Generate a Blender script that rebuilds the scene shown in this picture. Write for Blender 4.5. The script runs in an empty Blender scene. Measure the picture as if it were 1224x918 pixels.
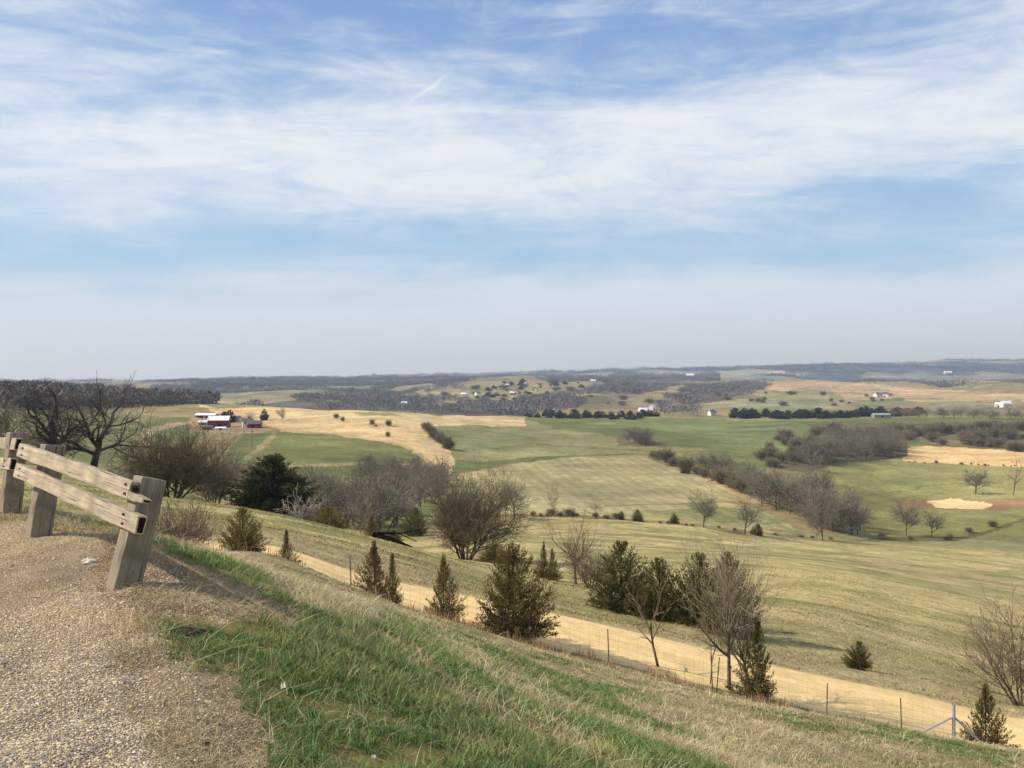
import bpy, math, random
import numpy as np
from mathutils import Vector, Matrix

# ------------------------------------------------------------------ basics
SEED = 7
rng = np.random.default_rng(SEED)
random.seed(SEED)
scene = bpy.context.scene
COL = scene.collection
F, CX, CY, EYE = 1082.0, 612.0, 459.0, 1.5     # survey numbers of the photograph: focal length and centre in its pixels, eye height

def tag(o, label=None, cat=None, group=None, kind=None):
    if label: o['label'] = label
    if cat: o['category'] = cat
    if group: o['group'] = group
    if kind: o['kind'] = kind
    return o

def empty(name, loc=(0, 0, 0), rz=0.0, s=1.0):
    o = bpy.data.objects.new(name, None)
    COL.objects.link(o)
    o.location = loc
    o.rotation_euler = (0, 0, rz)
    o.scale = (s, s, s) if not isinstance(s, tuple) else s
    o.empty_display_size = 0.2
    return o

def mesh_np(name, V, Fc, mat=None, cols=None, smooth=False, face_n=None, mats=None, mat_idx=None):
    """V (n,3); Fc (m,k) faces of k corners; cols (n,3) or (n,4) vertex colour."""
    me = bpy.data.meshes.new(name)
    V = np.ascontiguousarray(V, dtype=np.float32)
    Fc = np.ascontiguousarray(Fc, dtype=np.int32)
    m, k = Fc.shape
    me.vertices.add(len(V)); me.vertices.foreach_set('co', V.ravel())
    me.loops.add(m * k); me.loops.foreach_set('vertex_index', Fc.ravel())
    me.polygons.add(m)
    me.polygons.foreach_set('loop_start', np.arange(m, dtype=np.int32) * k)
    me.polygons.foreach_set('use_smooth', np.full(m, smooth, dtype=bool))
    if mat_idx is not None:
        me.polygons.foreach_set('material_index', np.ascontiguousarray(mat_idx, dtype=np.int32))
    if cols is not None:
        c = np.ones((len(V), 4), dtype=np.float32)
        c[:, :cols.shape[1]] = cols
        a = me.attributes.new('tint', 'FLOAT_COLOR', 'POINT')
        a.data.foreach_set('color', c.ravel())
    for mt in (mats or ([mat] if mat else [])):
        me.materials.append(mt)
    me.update(calc_edges=True)
    return me

def obj(name, me, parent=None, loc=None):
    o = bpy.data.objects.new(name, me)
    COL.objects.link(o)
    if parent: o.parent = parent
    if loc is not None: o.location = loc
    return o

def s2l(c):
    c = np.asarray(c, dtype=float) / 255.0
    return np.where(c <= 0.04045, c / 12.92, ((c + 0.055) / 1.055) ** 2.4)
KLIT = 1.02            # light on level ground with this sun and sky: seen colour / KLIT = base colour
def alb(r, g, b): return s2l((r, g, b)) / KLIT * np.array([1.05, 1.0, .97])

# ------------------------------------------------------------------ noise (vectorised value noise)
def _h(ix, iy, seed):
    with np.errstate(over='ignore'):
        n = (ix.astype(np.int64) * 374761393 + iy.astype(np.int64) * 668265263 + seed * 1442695041) & 0xFFFFFFFF
        n = ((n ^ (n >> 13)) * 1274126177) & 0xFFFFFFFF
        n = (n ^ (n >> 16)) & 0xFFFF
    return n / 65535.0
def vnoise(x, y, seed=0):
    x = np.asarray(x, float); y = np.asarray(y, float)
    ix = np.floor(x); iy = np.floor(y)
    fx = x - ix; fy = y - iy
    fx = fx * fx * (3 - 2 * fx); fy = fy * fy * (3 - 2 * fy)
    a = _h(ix, iy, seed); b = _h(ix + 1, iy, seed); c = _h(ix, iy + 1, seed); d = _h(ix + 1, iy + 1, seed)
    return (a + (b - a) * fx) * (1 - fy) + (c + (d - c) * fx) * fy
def fbm(x, y, oct=4, seed=0):
    s = 0; a = 0.5; t = 0
    for k in range(oct):
        s = s + a * vnoise(x, y, seed + k * 17); t += a
        x = x * 2.03 + 11.3; y = y * 2.03 + 5.7; a *= 0.5
    return s / t

def pchip(x, Y, xq):
    """monotone cubic along axis 0: x (n,), Y (n,m), xq (q,) -> (q,m)"""
    x = np.asarray(x, float); h = np.diff(x)[:, None]
    d = np.diff(Y, axis=0) / h
    n = len(x); S = np.zeros_like(Y)
    w1 = 2 * h[1:] + h[:-1]; w2 = h[1:] + 2 * h[:-1]
    with np.errstate(divide='ignore', invalid='ignore'):
        hm = (w1 + w2) / (w1 / d[:-1] + w2 / d[1:])
    S[1:-1] = np.where(d[:-1] * d[1:] > 0, hm, 0.0)
    S[0] = d[0]; S[-1] = d[-1]
    S = np.nan_to_num(S)
    i = np.clip(np.searchsorted(x, xq, side='right') - 1, 0, n - 2)
    t = ((xq - x[i]) / (x[i + 1] - x[i]))[:, None]; hh = h[i]
    h00 = 2 * t**3 - 3 * t**2 + 1; h10 = t**3 - 2 * t**2 + t; h01 = -2 * t**3 + 3 * t**2; h11 = t**3 - t**2
    return h00 * Y[i] + h10 * hh * S[i] + h01 * Y[i + 1] + h11 * hh * S[i + 1]

# ------------------------------------------------------------------ the lie of the land: heights below the eye along eleven bearings
COLS = [-400, 0, 150, 300, 450, 612, 780, 950, 1100, 1224, 1600]
TAB = [
 (1.2,  -1.46,-1.46,-1.46,-1.46,-1.46,-1.47,-1.49,-1.52,-1.56,-1.60,-1.80),
 (2,    -1.45,-1.45,-1.45,-1.45,-1.45,-1.48,-1.52,-1.58,-1.64,-1.70,-1.95),
 (3.5,  -1.40,-1.38,-1.38,-1.42,-1.49,-1.60,-1.74,-1.88,-2.00,-2.10,-2.6),
 (5.5,  -1.30,-1.25,-1.25,-1.35,-1.62,-1.97,-2.27,-2.52,-2.77,-2.97,-4.0),
 (7,    -1.25,-1.20,-1.22,-1.47,-1.87,-2.36,-2.75,-3.10,-3.40,-3.70,-4.9),
 (9,    -1.27,-1.24,-1.45,-1.82,-2.32,-2.96,-3.42,-3.85,-4.25,-4.60,-6.0),
 (12,   -1.70,-1.75,-2.10,-2.52,-3.02,-3.75,-4.32,-4.80,-5.20,-5.50,-7.0),
 (16,   -2.50,-2.60,-3.00,-3.32,-3.92,-4.80,-5.52,-6.02,-6.42,-6.75,-8.0),
 (22,   -3.80,-3.90,-4.20,-4.50,-5.32,-6.32,-7.25,-7.95,-8.50,-8.95,-10.),
 (29,   -5.00,-5.10,-5.25,-5.38,-6.84,-8.25,-9.45,-10.65,-11.45,-12.15,-13.1),
 (31.9,   -5.90,-6.00,-6.10,-6.35,-7.65,-8.95,-10.2,-11.4,-12.35,-13.15,-14.1),
 (37,   -6.20,-6.30,-6.35,-6.50,-7.90,-9.02,-10.3,-11.7,-12.75,-13.7,-14.6),
 (45,   -6.50,-6.50,-6.90,-7.45,-8.95,-10.8,-12.3,-13.6,-14.6,-15.7,-16.8),
 (60,   -7.50,-7.50,-8.40,-9.30,-11.0,-13.4,-15.0,-15.6,-17.6,-19.1,-21.),
 (80,   -8.80,-8.80,-9.75,-11.1,-13.6,-16.6,-18.1,-18.9,-21.2,-23.2,-26.),
 (105,  -10.,-10.1,-12.6,-14.9,-19.3,-20.7,-22.1,-23.0,-25.6,-28.2,-31.),
 (135,  -11.,-11.6,-14.4,-19.8,-26.0,-25.1,-26.7,-27.6,-30.4,-33.3,-37.),
 (170,  -13.,-13.6,-18.0,-26.0,-31.5,-30.2,-31.6,-33.1,-36.4,-39.3,-44.),
 (220,  -15.,-15.2,-22.2,-31.5,-35.3,-36.0,-38.3,-41.2,-43.9,-46.8,-52.),
 (280,  -16.,-16.2,-25.2,-33.8,-38.2,-41.0,-43.2,-49.0,-51.4,-54.0,-59.),
 (340,  -16.,-16.6,-27.4,-34.4,-39.8,-43.2,-45.4,-51.3,-58.2,-58.8,-62.),
 (400,  -16.,-16.6,-29.2,-34.7,-40.2,-44.8,-46.6,-51.8,-59.0,-58.2,-61.),
 (480,  -15.5,-15.7,-30.0,-34.7,-39.0,-45.6,-47.0,-51.6,-58.4,-57.4,-59.),
 (580,  -15.,-15.2,-29.0,-33.2,-34.2,-44.2,-46.2,-50.2,-56.2,-55.6,-56.),
 (720,  -14.,-14.2,-24.2,-30.2,-26.2,-42.4,-44.2,-48.2,-52.6,-51.2,-52.),
 (880,  -13.,-13.2,-20.2,-27.2,-27.2,-41.4,-43.2,-46.2,-50.2,-49.2,-50.),
 (1080, -12.,-12.2,-19.2,-29.2,-38.2,-40.2,-42.2,-44.6,-47.2,-46.2,-47.),
 (1400, -10.,-10.,-24.2,-40.2,-47.2,-42.2,-44.2,-45.6,-45.2,-44.2,-45.),
 (1900, -20.,-20.,-30.2,-40.2,-46.2,-40.2,-32.2,-28.2,-30.2,-25.2,-26.),
 (2600, -10.,-10.,-15.2,-19.2,-17.2,-14.2,-14.2,-1.0,-9.2,-4.2,-6.0),
 (3600, 0.0,0.0,-4.0,-5.0,-2.0,15.0,8.0,-4.0,-20.0,-2.0,-2.0),
 (5200, 5.0,5.0,0.0,8.0,19.0,26.0,28.0,46.0,44.0,46.0,48.0),
 (8000, 20.,15.,8.0,38.0,62.0,98.0,125.,155.,192.,210.,200.),
 (11000,20.,15.,10.,40.0,70.0,90.0,110.,130.,160.,170.,160.),
 (16000,0.,0.,0.,0.,0.,0.,0.,0.,0.,0.,0.),
]
Yk = np.array([r[0] for r in TAB], float)
Zk = np.array([r[1:] for r in TAB], float)

gx = np.concatenate([np.arange(-1500, -80, 12.0), np.arange(-80, 1304, 2.0), np.arange(1304, 2730, 12.0)])
gl = np.concatenate([np.arange(math.log(1.3), math.log(26), 0.0085), np.arange(math.log(26), math.log(50), 0.0045),
                     np.arange(math.log(50), math.log(1800), 0.0068), np.arange(math.log(1800), math.log(15500), 0.0085)])
gy = np.exp(gl)
NX, NY = len(gx), len(gy)
zc = pchip(np.array(COLS, float), Zk.T, np.clip(gx, COLS[0], COLS[-1])).T      # (rows of TAB, NX)
GZ = pchip(np.log(Yk), zc / Yk[:, None], gl) * gy[:, None]                    # heights relative to the eye (NY, NX)
GXW = (gx[None, :] - CX) / F * gy[:, None]
GYW = np.repeat(gy[:, None], NX, 1)
# small swells and hummocks
far = np.clip((GYW - 45) / 60, 0, 1)
GZ += far * (fbm(GXW / 38 + 3, GYW / 38, 3, 5) - .5) * np.clip(GYW / 300, .25, 1.0) * 2.6
GZ += np.clip((GYW - 500) / 400, 0, 1) * (fbm(GXW / 260 + 9, GYW / 260, 4, 8) - .5) * np.clip(GYW / 2500, 0, 1.6) * 38
GZ += np.clip((GYW - 4500) / 1500, 0, 1) * (fbm(GXW / 800 + 2, GYW / 1600, 3, 12) - .5) * 46
GZ += np.clip((GYW - 1350) / 500, 0, 1) * np.clip((5200 - GYW) / 900, 0, 1) * (fbm(GXW / 620 + 4, GYW / 520, 3, 9) - .5) * 36
GZ += np.clip((GYW - 300) / 150, 0, 1) * np.clip((1500 - GYW) / 300, 0, 1) * (fbm(GXW / 105 + 14, GYW / 150, 3, 13) - .5) * 7.5
onroad = (GYW > 31.4) & (GYW < 38)
GZ += np.where(onroad, 0, 1) * (1 - far) * ((fbm(GXW * .9, GYW * .9, 3, 21) - .5) * .16 * np.clip((GYW - 6) / 6, .15, 1)
      + (fbm(GXW * 4.0, GYW * 4.0, 2, 31) - .5) * .05)
def _idx(px, y):
    fx = np.interp(px, gx, np.arange(NX)); fy = np.interp(np.log(y), gl, np.arange(NY))
    ix = np.clip(np.floor(fx).astype(int), 0, NX - 2); iy = np.clip(np.floor(fy).astype(int), 0, NY - 2)
    return ix, iy, fx - ix, fy - iy
def sample(G, px, y):
    ix, iy, fx, fy = _idx(np.asarray(px, float), np.asarray(y, float))
    return (G[iy, ix] * (1 - fx) + G[iy, ix + 1] * fx) * (1 - fy) + (G[iy + 1, ix] * (1 - fx) + G[iy + 1, ix + 1] * fx) * fy
def ground(x, y):
    """height of the land (world z) at world x, y"""
    y = np.maximum(np.asarray(y, float), 1.31)
    return sample(GZ, CX + np.asarray(x, float) / y * F, y) + EYE
def spot(px, y, dz=0.0):
    x = (px - CX) / F * y
    return Vector((x, y, float(ground(x, y)) + dz))
PYG = CY - GZ / gy[:, None] * F          # where each grid point is seen in the photograph's survey
def reach(px, py, y0=1.3, y1=15000):
    """distance at which the bearing px and the height py of the survey meet the land"""
    j = int(np.clip(np.interp(px, gx, np.arange(NX)) + .5, 0, NX - 1))
    i0 = np.searchsorted(gy, y0); i1 = min(np.searchsorted(gy, y1), NY)
    c = PYG[i0:i1, j]
    hit = np.nonzero(c <= py)[0]
    k = hit[0] if len(hit) else int(np.argmin(c))
    return float(gy[i0 + k])

# ------------------------------------------------------------------ fields: outlines on the land
def poly_land(pts, y0, y1):
    out = []
    for i in range(len(pts)):
        a = pts[i]; b = pts[(i + 1) % len(pts)]
        n = max(1, int(max(abs(a[0] - b[0]) / 14, abs(a[1] - b[1]) / 6)))
        for k in range(n):
            t = k / n
            px = a[0] + (b[0] - a[0]) * t; py = a[1] + (b[1] - a[1]) * t
            out.append((px, math.log(reach(px, py, y0, y1))))
    return np.array(out)
def inside(poly, X, L):
    r = np.zeros(X.shape, bool)
    x0, l0 = poly[-1]
    for x1, l1 in poly:
        if l0 != l1:
            c = ((l1 > L) != (l0 > L)) & (X < (x0 - x1) * (L - l1) / (l0 - l1) + x1)
            r ^= c
        x0, l0 = x1, l1
    return r
GX2 = np.repeat(gx[None, :], NY, 0); GL2 = np.repeat(gl[:, None], NX, 1)
WX = GX2 + (fbm(GXW / 9, GYW / 9, 2, 41) - .5) * np.clip(1400 / GYW, 0.6, 9)
WL = GL2 + (fbm(GXW / 9 + 50, GYW / 9, 2, 43) - .5) * .02
def mask_of(pts, y0, y1, wob=0.0):
    p = poly_land(pts, y0, y1)
    NXW, NLW = (0, 0) if not wob else ((fbm(GXW * 2.6, GYW * 2.6, 4, 45) - .5) * 150 * wob, (fbm(GXW * 2.6 + 9, GYW * 2.6, 4, 47) - .5) * .22 * wob)
    m = np.zeros((NY, NX), bool)
    j0, j1 = np.searchsorted(gx, p[:, 0].min() - 10), np.searchsorted(gx, p[:, 0].max() + 10)
    i0, i1 = np.searchsorted(gl, p[:, 1].min() - .05), np.searchsorted(gl, p[:, 1].max() + .05)
    if i1 > i0 and j1 > j0:
        m[i0:i1, j0:j1] = inside(p, (WX + NXW)[i0:i1, j0:j1], (WL + NLW)[i0:i1, j0:j1])
    return m

C = np.zeros((NY, NX, 3)); 
MEADOW = alb(184, 169, 116); GREENISH = alb(128, 131, 78); WOODF = alb(104, 96, 88); HAZED_FARWOOD = alb(92, 95, 104)  # far wood tint is bluer: distance haze put into the colour
TAN = alb(212, 190, 144); FIELD = alb(150, 149, 102); GREEN = alb(106, 124, 76); OLIVE = alb(147, 145, 103)
SOIL = alb(146, 122, 92)
C[:] = MEADOW
def band(y0, y1, c):
    w = np.clip((np.log(GYW) - math.log(y0)) / .02, 0, 1) * np.clip((math.log(y1) - np.log(GYW)) / .02, 0, 1)
    C[:] = C * (1 - w[..., None]) + np.asarray(c) * w[..., None]
band(118, 300, alb(180, 164, 114))
band(300, 1250, OLIVE)
band(1250, 4300, alb(150, 142, 112))
band(4300, 16000, HAZED_FARWOOD)
def farhole(x, y): return fbm(x / 620 + 3, y / 900, 3, 401)
fh = (np.clip((farhole(GXW, GYW) - .545) * 14, 0, 1) * np.clip((GYW - 4000) / 500, 0, 1) * .8)[..., None]
C[:] = C * (1 - fh) + alb(150, 148, 126) * fh
STREAK = np.zeros((NY, NX))
def paint(pts, c, y0, y1, soft=1.0):
    m = mask_of(pts, y0, y1)
    C[m] = C[m] * (1 - soft) + np.asarray(c) * soft
    return m
# left farmland
paint([(-500,480),(180,485),(240,500),(330,520),(330,565),(250,600),(100,600),(-500,590)], alb(132,133,92), 110, 900)
paint([(140,487),(200,484),(262,487),(236,498),(170,500),(150,498)], alb(156,148,108), 300, 1100)
paint([(165,508),(210,499),(238,500),(226,516),(206,532),(180,524)], alb(112,122,80), 300, 1000)
paint([(170,512),(228,503),(229,506),(186,516),(176,527),(166,524)], alb(168,156,118), 300, 1000)
paint([(168,523),(176,524),(186,536),(178,540),(168,532)], alb(150,138,104), 300, 1000)
paint([(228,500),(262,495),(330,506),(328,515),(300,519),(240,518),(228,512)], alb(168,150,116), 300, 1000)
paint([(245,518),(288,519),(256,558),(234,562),(222,548),(234,530)], alb(150,138,102), 300, 1000)
paint([(290,519),(326,516),(312,532),(292,550),(256,558)], alb(116,126,82), 300, 1000)
paint([(332,514),(420,519),(470,527),(497,538),(512,549),(502,555),(420,553),(345,556),(292,557),(300,548),(326,528)], alb(122,129,82), 300, 1000)
paint([(288,519),(290,519),(258,558),(252,558)], alb(165,155,112), 300, 1000)
paint([(326,518),(331,521),(316,534),(300,547),(294,552),(290,549),(306,536)], alb(160,150,108), 300, 1000)
paint([(250,557),(345,556),(430,553),(500,554),(500,557),(430,556),(345,559),(250,561)], alb(160,150,110), 300, 1000)
paint([(250,561),(430,557),(500,558),(520,566),(470,574),(360,574),(250,580)], alb(112,120,76), 240, 600)
paint([(255,489),(330,486),(400,489),(470,493),(560,496),(626,499),(629,510),(560,508),(508,510),(512,522),(536,537),(544,552),(540,566),(530,569),(520,556),(505,544),(480,531),(440,524),(400,519),(330,513),(306,503)], TAN, 420, 1300)
paint([(335,513),(400,518),(440,523),(480,530),(505,543),(521,556),(516,558),(500,545),(478,533),(440,526),(400,521),(335,516)], alb(190,172,128), 420, 1000)
paint([(420,493),(470,494),(476,497),(430,497)], alb(160,155,108), 420, 1000)
paint([(468,556),(500,552),(502,566),(472,568)], alb(206,176,132), 300, 700)
paint([(232,483),(240,483),(262,490),(290,497),(286,501),(252,492)], alb(208,186,146), 420, 1300)
# centre
paint([(512,511),(560,509),(628,512),(645,520),(690,527),(745,543),(690,548),(600,556),(545,566),(545,552),(536,536),(514,522)], alb(144,145,102), 420, 1000)
paint([(540,566),(600,556),(690,547),(690,544),(640,546),(580,551),(545,551)], alb(112,123,78), 380, 1000)
paint([(628,499),(700,498),(800,500),(880,502),(1000,500),(1140,499),(1300,503),(1300,548),(1080,532),(960,556),(900,560),(850,545),(790,545),(720,530),(660,513)], alb(120,129,84), 480, 1380)
paint([(640,512),(700,516),(760,528),(830,537),(860,540),(790,545),(700,547),(630,548),(600,550),(640,532)], alb(150,148,106), 440, 1000)
paint([(735,524),(760,519),(790,527),(800,535),(740,533)], alb(128,120,90), 440, 1000)
STREAK[paint([(480,592),(545,567),(620,553),(690,548),(768,546),(785,553),(830,568),(880,591),(978,634),(940,634),(860,628),(780,622),(700,616),(620,613),(480,611)], alb(174,168,124), 300, 660)] = 1
paint([(760,612),(860,606),(930,614),(955,628),(860,624)], alb(142,146,98), 300, 660)
paint([(780,546),(792,546),(836,566),(890,590),(982,632),(975,634),(880,594),(826,570)], alb(186,170,128), 300, 700)
paint([(792,547),(860,545),(905,560),(960,590),(975,600),(982,630),(890,590),(840,567)], alb(120,125,82), 300, 700)
paint([(440,620),(500,600),(540,592),(545,600),(500,625),(470,640)], alb(138,142,94), 200, 420)
# right
paint([(985,562),(1010,552),(1090,553),(1300,562),(1300,600),(1130,600),(1070,600),(1000,592)], alb(150,148,98), 380, 900)
paint([(995,580),(1100,571),(1180,574),(1120,578),(1000,586)], alb(134,136,88), 380, 900)
paint([(1000,592),(1100,588),(1300,598),(1300,640),(1040,646),(1020,622)], alb(142,142,92), 300, 640)
paint([(1060,604),(1110,598),(1224,598),(1300,600),(1300,609),(1180,610),(1090,608)], SOIL, 340, 640)
paint([(1105,600),(1130,597),(1162,599),(1188,604),(1170,609),(1130,608)], alb(232,208,158), 340, 640)
paint([(1083,536),(1112,533),(1224,540),(1300,543),(1300,562),(1224,559),(1140,555),(1078,551)], alb(218,190,138), 440, 1000)
paint([(930,560),(960,530),(1000,518),(1085,520),(1085,545),(1060,551),(1000,553),(970,566)], alb(112,106,84), 420, 1100)
paint([(985,508),(1100,507),(1224,509),(1300,512),(1300,542),(1110,533),(1085,528),(1000,518)], alb(122,118,86), 420, 1200)
paint([(1120,508),(1180,506),(1170,516),(1130,518)], alb(146,142,96), 420, 1200)
paint([(905,610),(960,606),(1000,625),(1010,640),(960,636)], alb(160,148,108), 280, 500)
paint([(1040,648),(1090,628),(1160,622),(1300,605),(1300,650),(1160,640),(1090,650)], alb(142,142,90), 280, 420)
# valley bottom strip and the hills
paint([(-200,490),(300,490),(450,493),(640,500),(640,486),(540,480),(430,466),(300,480),(-200,480)], alb(100,94,92), 1180, 3600)
paint([(235,481),(330,472),(430,467),(436,470),(360,478),(300,484),(250,489)], alb(170,160,128), 1300, 4200)
paint([(365,469),(430,464),(440,467),(370,474)], alb(130,140,108), 1300, 4200)
paint([(270,470),(330,466),(420,458),(440,456),(360,470),(280,478)], alb(132,134,116), 2000, 5200)
paint([(480,478),(530,464),(600,455),(705,456),(712,468),(640,490),(560,492),(520,480)], alb(168,158,120), 1400, 4300)
paint([(530,462),(560,462),(590,466),(560,470),(520,468)], alb(144,145,110), 1400, 4300)
paint([(655,466),(690,465),(720,472),(690,473)], alb(212,184,144), 1400, 4300)
paint([(670,473),(730,475),(738,483),(690,482)], alb(116,128,92), 1400, 4300)
paint([(705,462),(780,455),(800,463),(765,472),(700,470)], alb(98,94,98), 1400, 4500)
paint([(620,475),(670,472),(700,482),(690,488),(640,488),(620,482)], alb(112,104,98), 1300, 3500)
paint([(795,475),(830,462),(920,458),(905,468),(860,480),(820,484)], alb(104,98,98), 1400, 4200)
paint([(740,478),(800,466),(820,467),(790,476),(760,484)], alb(166,158,120), 1400, 4200)
paint([(865,490),(880,478),(930,466),(1000,468),(1020,478),(1000,489),(900,492)], alb(146,149,112), 1300, 3600)
paint([(890,464),(925,455),(960,452),(1030,459),(1110,466),(1224,471),(1300,473),(1300,481),(1224,480),(1100,480),(1010,477),(985,467),(930,467)], alb(208,184,146), 1500, 3600)
paint([(1020,480),(1080,476),(1090,484),(1020,489)], alb(126,135,96), 1300, 3000)
paint([(1030,458),(1224,458),(1300,458),(1300,470),(1224,468),(1100,462)], alb(106,104,106), 3000, 6000)
paint([(1080,450),(1150,447),(1224,450),(1224,456),(1110,456)], alb(128,126,116), 3800, 7600)
paint([(860,455),(920,446),(985,446),(960,450),(900,456)], alb(122,132,124), 3800, 7600)
paint([(180,476),(300,471),(440,463),(560,456),(560,449),(400,451),(180,463)], alb(96,94,98), 2400, 6500)
paint([(640,452),(760,448),(860,447),(860,456),(740,458),(660,456)], alb(100,98,102), 3000, 6500)
paint([(915,446),(935,443),(940,448),(920,449)], alb(188,170,150), 3800, 9000)
paint([(520,462),(600,452),(700,449),(640,454),(560,464)], alb(98,96,98), 3400, 6000)

def line(pts, wpx, c, y0, y1, soft):
    up_ = [(x, y - wpx / 2) for x, y in pts]; dn = [(x, y + wpx / 2) for x, y in reversed(pts)]
    paint(up_ + dn, c, y0, y1, soft)
DK = alb(96, 90, 62)
line([(540,618),(620,617),(700,618),(760,622),(830,628),(900,637),(960,643),(1010,648)], 3.5, DK, 240, 320, .75)
line([(1010,648),(1060,645),(1140,645),(1180,637),(1224,622),(1260,612)], 4, DK, 300, 420, .7)
line([(600,643),(680,637),(760,640),(840,646),(880,644)], 3, alb(122, 118, 72), 120, 300, .6)
line([(700,655),(800,652),(880,648)], 2, alb(206, 186, 140), 100, 300, .6)
line([(880,662),(960,664),(1030,660)], 3, alb(130, 126, 78), 120, 320, .6)
line([(990,600),(1060,590),(1120,580),(1200,577)], 2.2, alb(116, 116, 74), 300, 700, .6)
line([(1000,607),(1080,596),(1130,590)], 2, alb(116, 116, 74), 300, 700, .5)
line([(640,548),(700,545),(760,543),(800,546)], 2.2, DK, 380, 900, .6)
line([(543,567),(600,557),(640,551)], 2.0, DK, 380, 900, .6)
line([(640,532),(720,536),(800,541),(860,540)], 1.8, alb(118, 112, 76), 380, 1000, .6)
line([(870,512),(950,508),(1060,507),(1140,509)], 1.6, DK, 600, 1300, .5)
line([(690,606),(780,604),(860,600),(930,606)], 2, alb(122, 120, 76), 260, 500, .5)
# mottling that belongs to the turf: dry and green patches
n1 = fbm(GXW / 14, GYW / 6, 4, 61); n2 = fbm(GXW / 55 + 7, GYW / 30, 4, 63); n3 = fbm(GXW / 3.2, GYW / 2.2, 3, 65)
pm = np.clip((GYW - 38) / 10, 0, 1) * np.clip((330 - GYW) / 60, 0, 1)
n1 = fbm(GXW / 11, GYW / 7, 4, 61)
g = np.clip((n1 * .6 + n2 * .4 - .465) * 9, 0, 1) * pm * .84 + np.clip((fbm(GXW / 4, GYW / 2.4, 4, 67) - .54) * 7, 0, 1) * pm * .35
g = np.clip(g, 0, .9)
C[:] = C * (1 - g[..., None]) + GREENISH * g[..., None]
d = np.clip((n2 - .5) * 5, 0, 1) * pm * .35
C[:] = C * (1 - d[..., None]) + alb(186, 168, 122) * d[..., None]
verge = np.clip(1 - np.abs(GYW - 43) / 14, 0, 1) * (GYW > 37)
C[:] = C * (1 - .5 * verge[..., None]) + alb(168, 152, 118) * .5 * verge[..., None]
vw = (np.clip((GYW - 260) / 90, 0, 1) * np.clip((4600 - GYW) / 400, 0, 1))[..., None]
C[:] = C * (1 - vw) + C * np.array([.87, .83, .77]) * vw
def cells(x, y, seed):
    ix, iy = np.floor(x), np.floor(y); best = np.full(x.shape, 9.0); idv = np.zeros(x.shape)
    for a in (-1, 0, 1):
        for c in (-1, 0, 1):
            px_ = ix + a + _h(ix + a, iy + c, seed); py_ = iy + c + _h(ix + a, iy + c, seed + 5)
            d_ = (px_ - x) ** 2 + (py_ - y) ** 2; k = d_ < best
            best = np.where(k, d_, best); idv = np.where(k, _h(ix + a, iy + c, seed + 9), idv)
    return idv
hx_ = GXW / 330 + fbm(GXW / 500, GYW / 500, 2, 201) * 1.6; hy_ = GYW / 420 + fbm(GXW / 400, GYW / 600, 2, 203) * 1.6
cid = cells(hx_, hy_, 211)
pal_ = np.array([alb(176, 160, 122), alb(112, 118, 82), alb(132, 128, 94), alb(104, 98, 90), alb(150, 142, 106), alb(96, 92, 90)])
hw = (np.clip((GYW - 1400) / 300, 0, 1) * np.clip((4400 - GYW) / 500, 0, 1) * .30)[..., None]
C[:] = C * (1 - hw) + pal_[np.minimum((cid * 6).astype(int), 5)] * hw
cv = np.clip((GYW - 300) / 100, 0, 1) * np.clip((1300 - GYW) / 100, 0, 1)
cid2 = cells(GXW / 120 + fbm(GXW / 200, GYW / 200, 2, 221) * 1.4, GYW / 190 + fbm(GXW / 160, GYW / 240, 2, 223) * 1.4, 231)
C *= (1 + cv * (cid2 - .5) * .16)[..., None]
fold = fbm(GZ * .55 + fbm(GXW / 60, GYW / 60, 3, 241) * 3.0, GXW / 160, 3, 243) - .5
C *= (1 + fold * .55 * np.clip((GYW - 60) / 150, 0, 1) * np.clip((4000 - GYW) / 1000, 0, 1))[..., None]
n5 = fbm(GXW / 6, GYW / 6, 3, 251) - .5
C *= (1 + n5 * .28 * cv)[..., None]
lum = 1 + (fbm(GXW / 90, GYW / 40, 4, 71) - .5) * .55 * np.clip((GYW - 45) / 100, 0, 1) + (n3 - .5) * .3 * np.clip((GYW - 38) / 20, 0, 1)
hue = (fbm(GXW / 120 + 31, GYW / 120, 3, 77) - .5) * np.clip((GYW - 250) / 150, 0, 1)
C *= lum[..., None]
C[..., 0] *= 1 + hue * .22; C[..., 2] *= 1 - hue * .12
stripe = np.sin((GXW * 1.0 + GYW * .10) * 2 * math.pi / 6.5 + 2.2 * fbm(GXW / 60, GYW / 60, 2, 81))
C *= (1 + STREAK * stripe * .085)[..., None]

# near slope: gravel, bare dirt, lush and dry grass
GRAV = mask_of([(-1400,606),(0,611),(60,618),(100,634),(150,664),(200,690),(318,726),(300,737),(210,731),(130,736),(160,752),(200,768),(262,800),(305,838),(328,890),(336,960),(345,1200),(380,2600),(-1400,2600)], 1.3, 11, 1.0)
DIRT = mask_of([(140,650),(190,658),(240,680),(300,702),(340,726),(318,738),(200,738),(150,722),(120,690)], 4, 9, .5)
LUSH = mask_of([(182,640),(262,666),(330,694),(395,740),(480,742),(560,792),(640,852),(700,930),(760,1100),(340,1100),(330,900),(300,832),(252,790),(130,737),(300,737),(345,725),(240,684),(180,652)], 3, 16, .9)
def blur(m, n=6):
    m = m.astype(float)
    for _ in range(n):
        m = (m + np.roll(m, 1, 0) + np.roll(m, -1, 0) + np.roll(m, 1, 1) + np.roll(m, -1, 1)) / 5
    return m
near = GYW < 32.2
LUSHB = blur(LUSH, 12)
patch = fbm(GXW * 1.1 + 4, GYW * 1.1, 4, 91)
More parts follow.
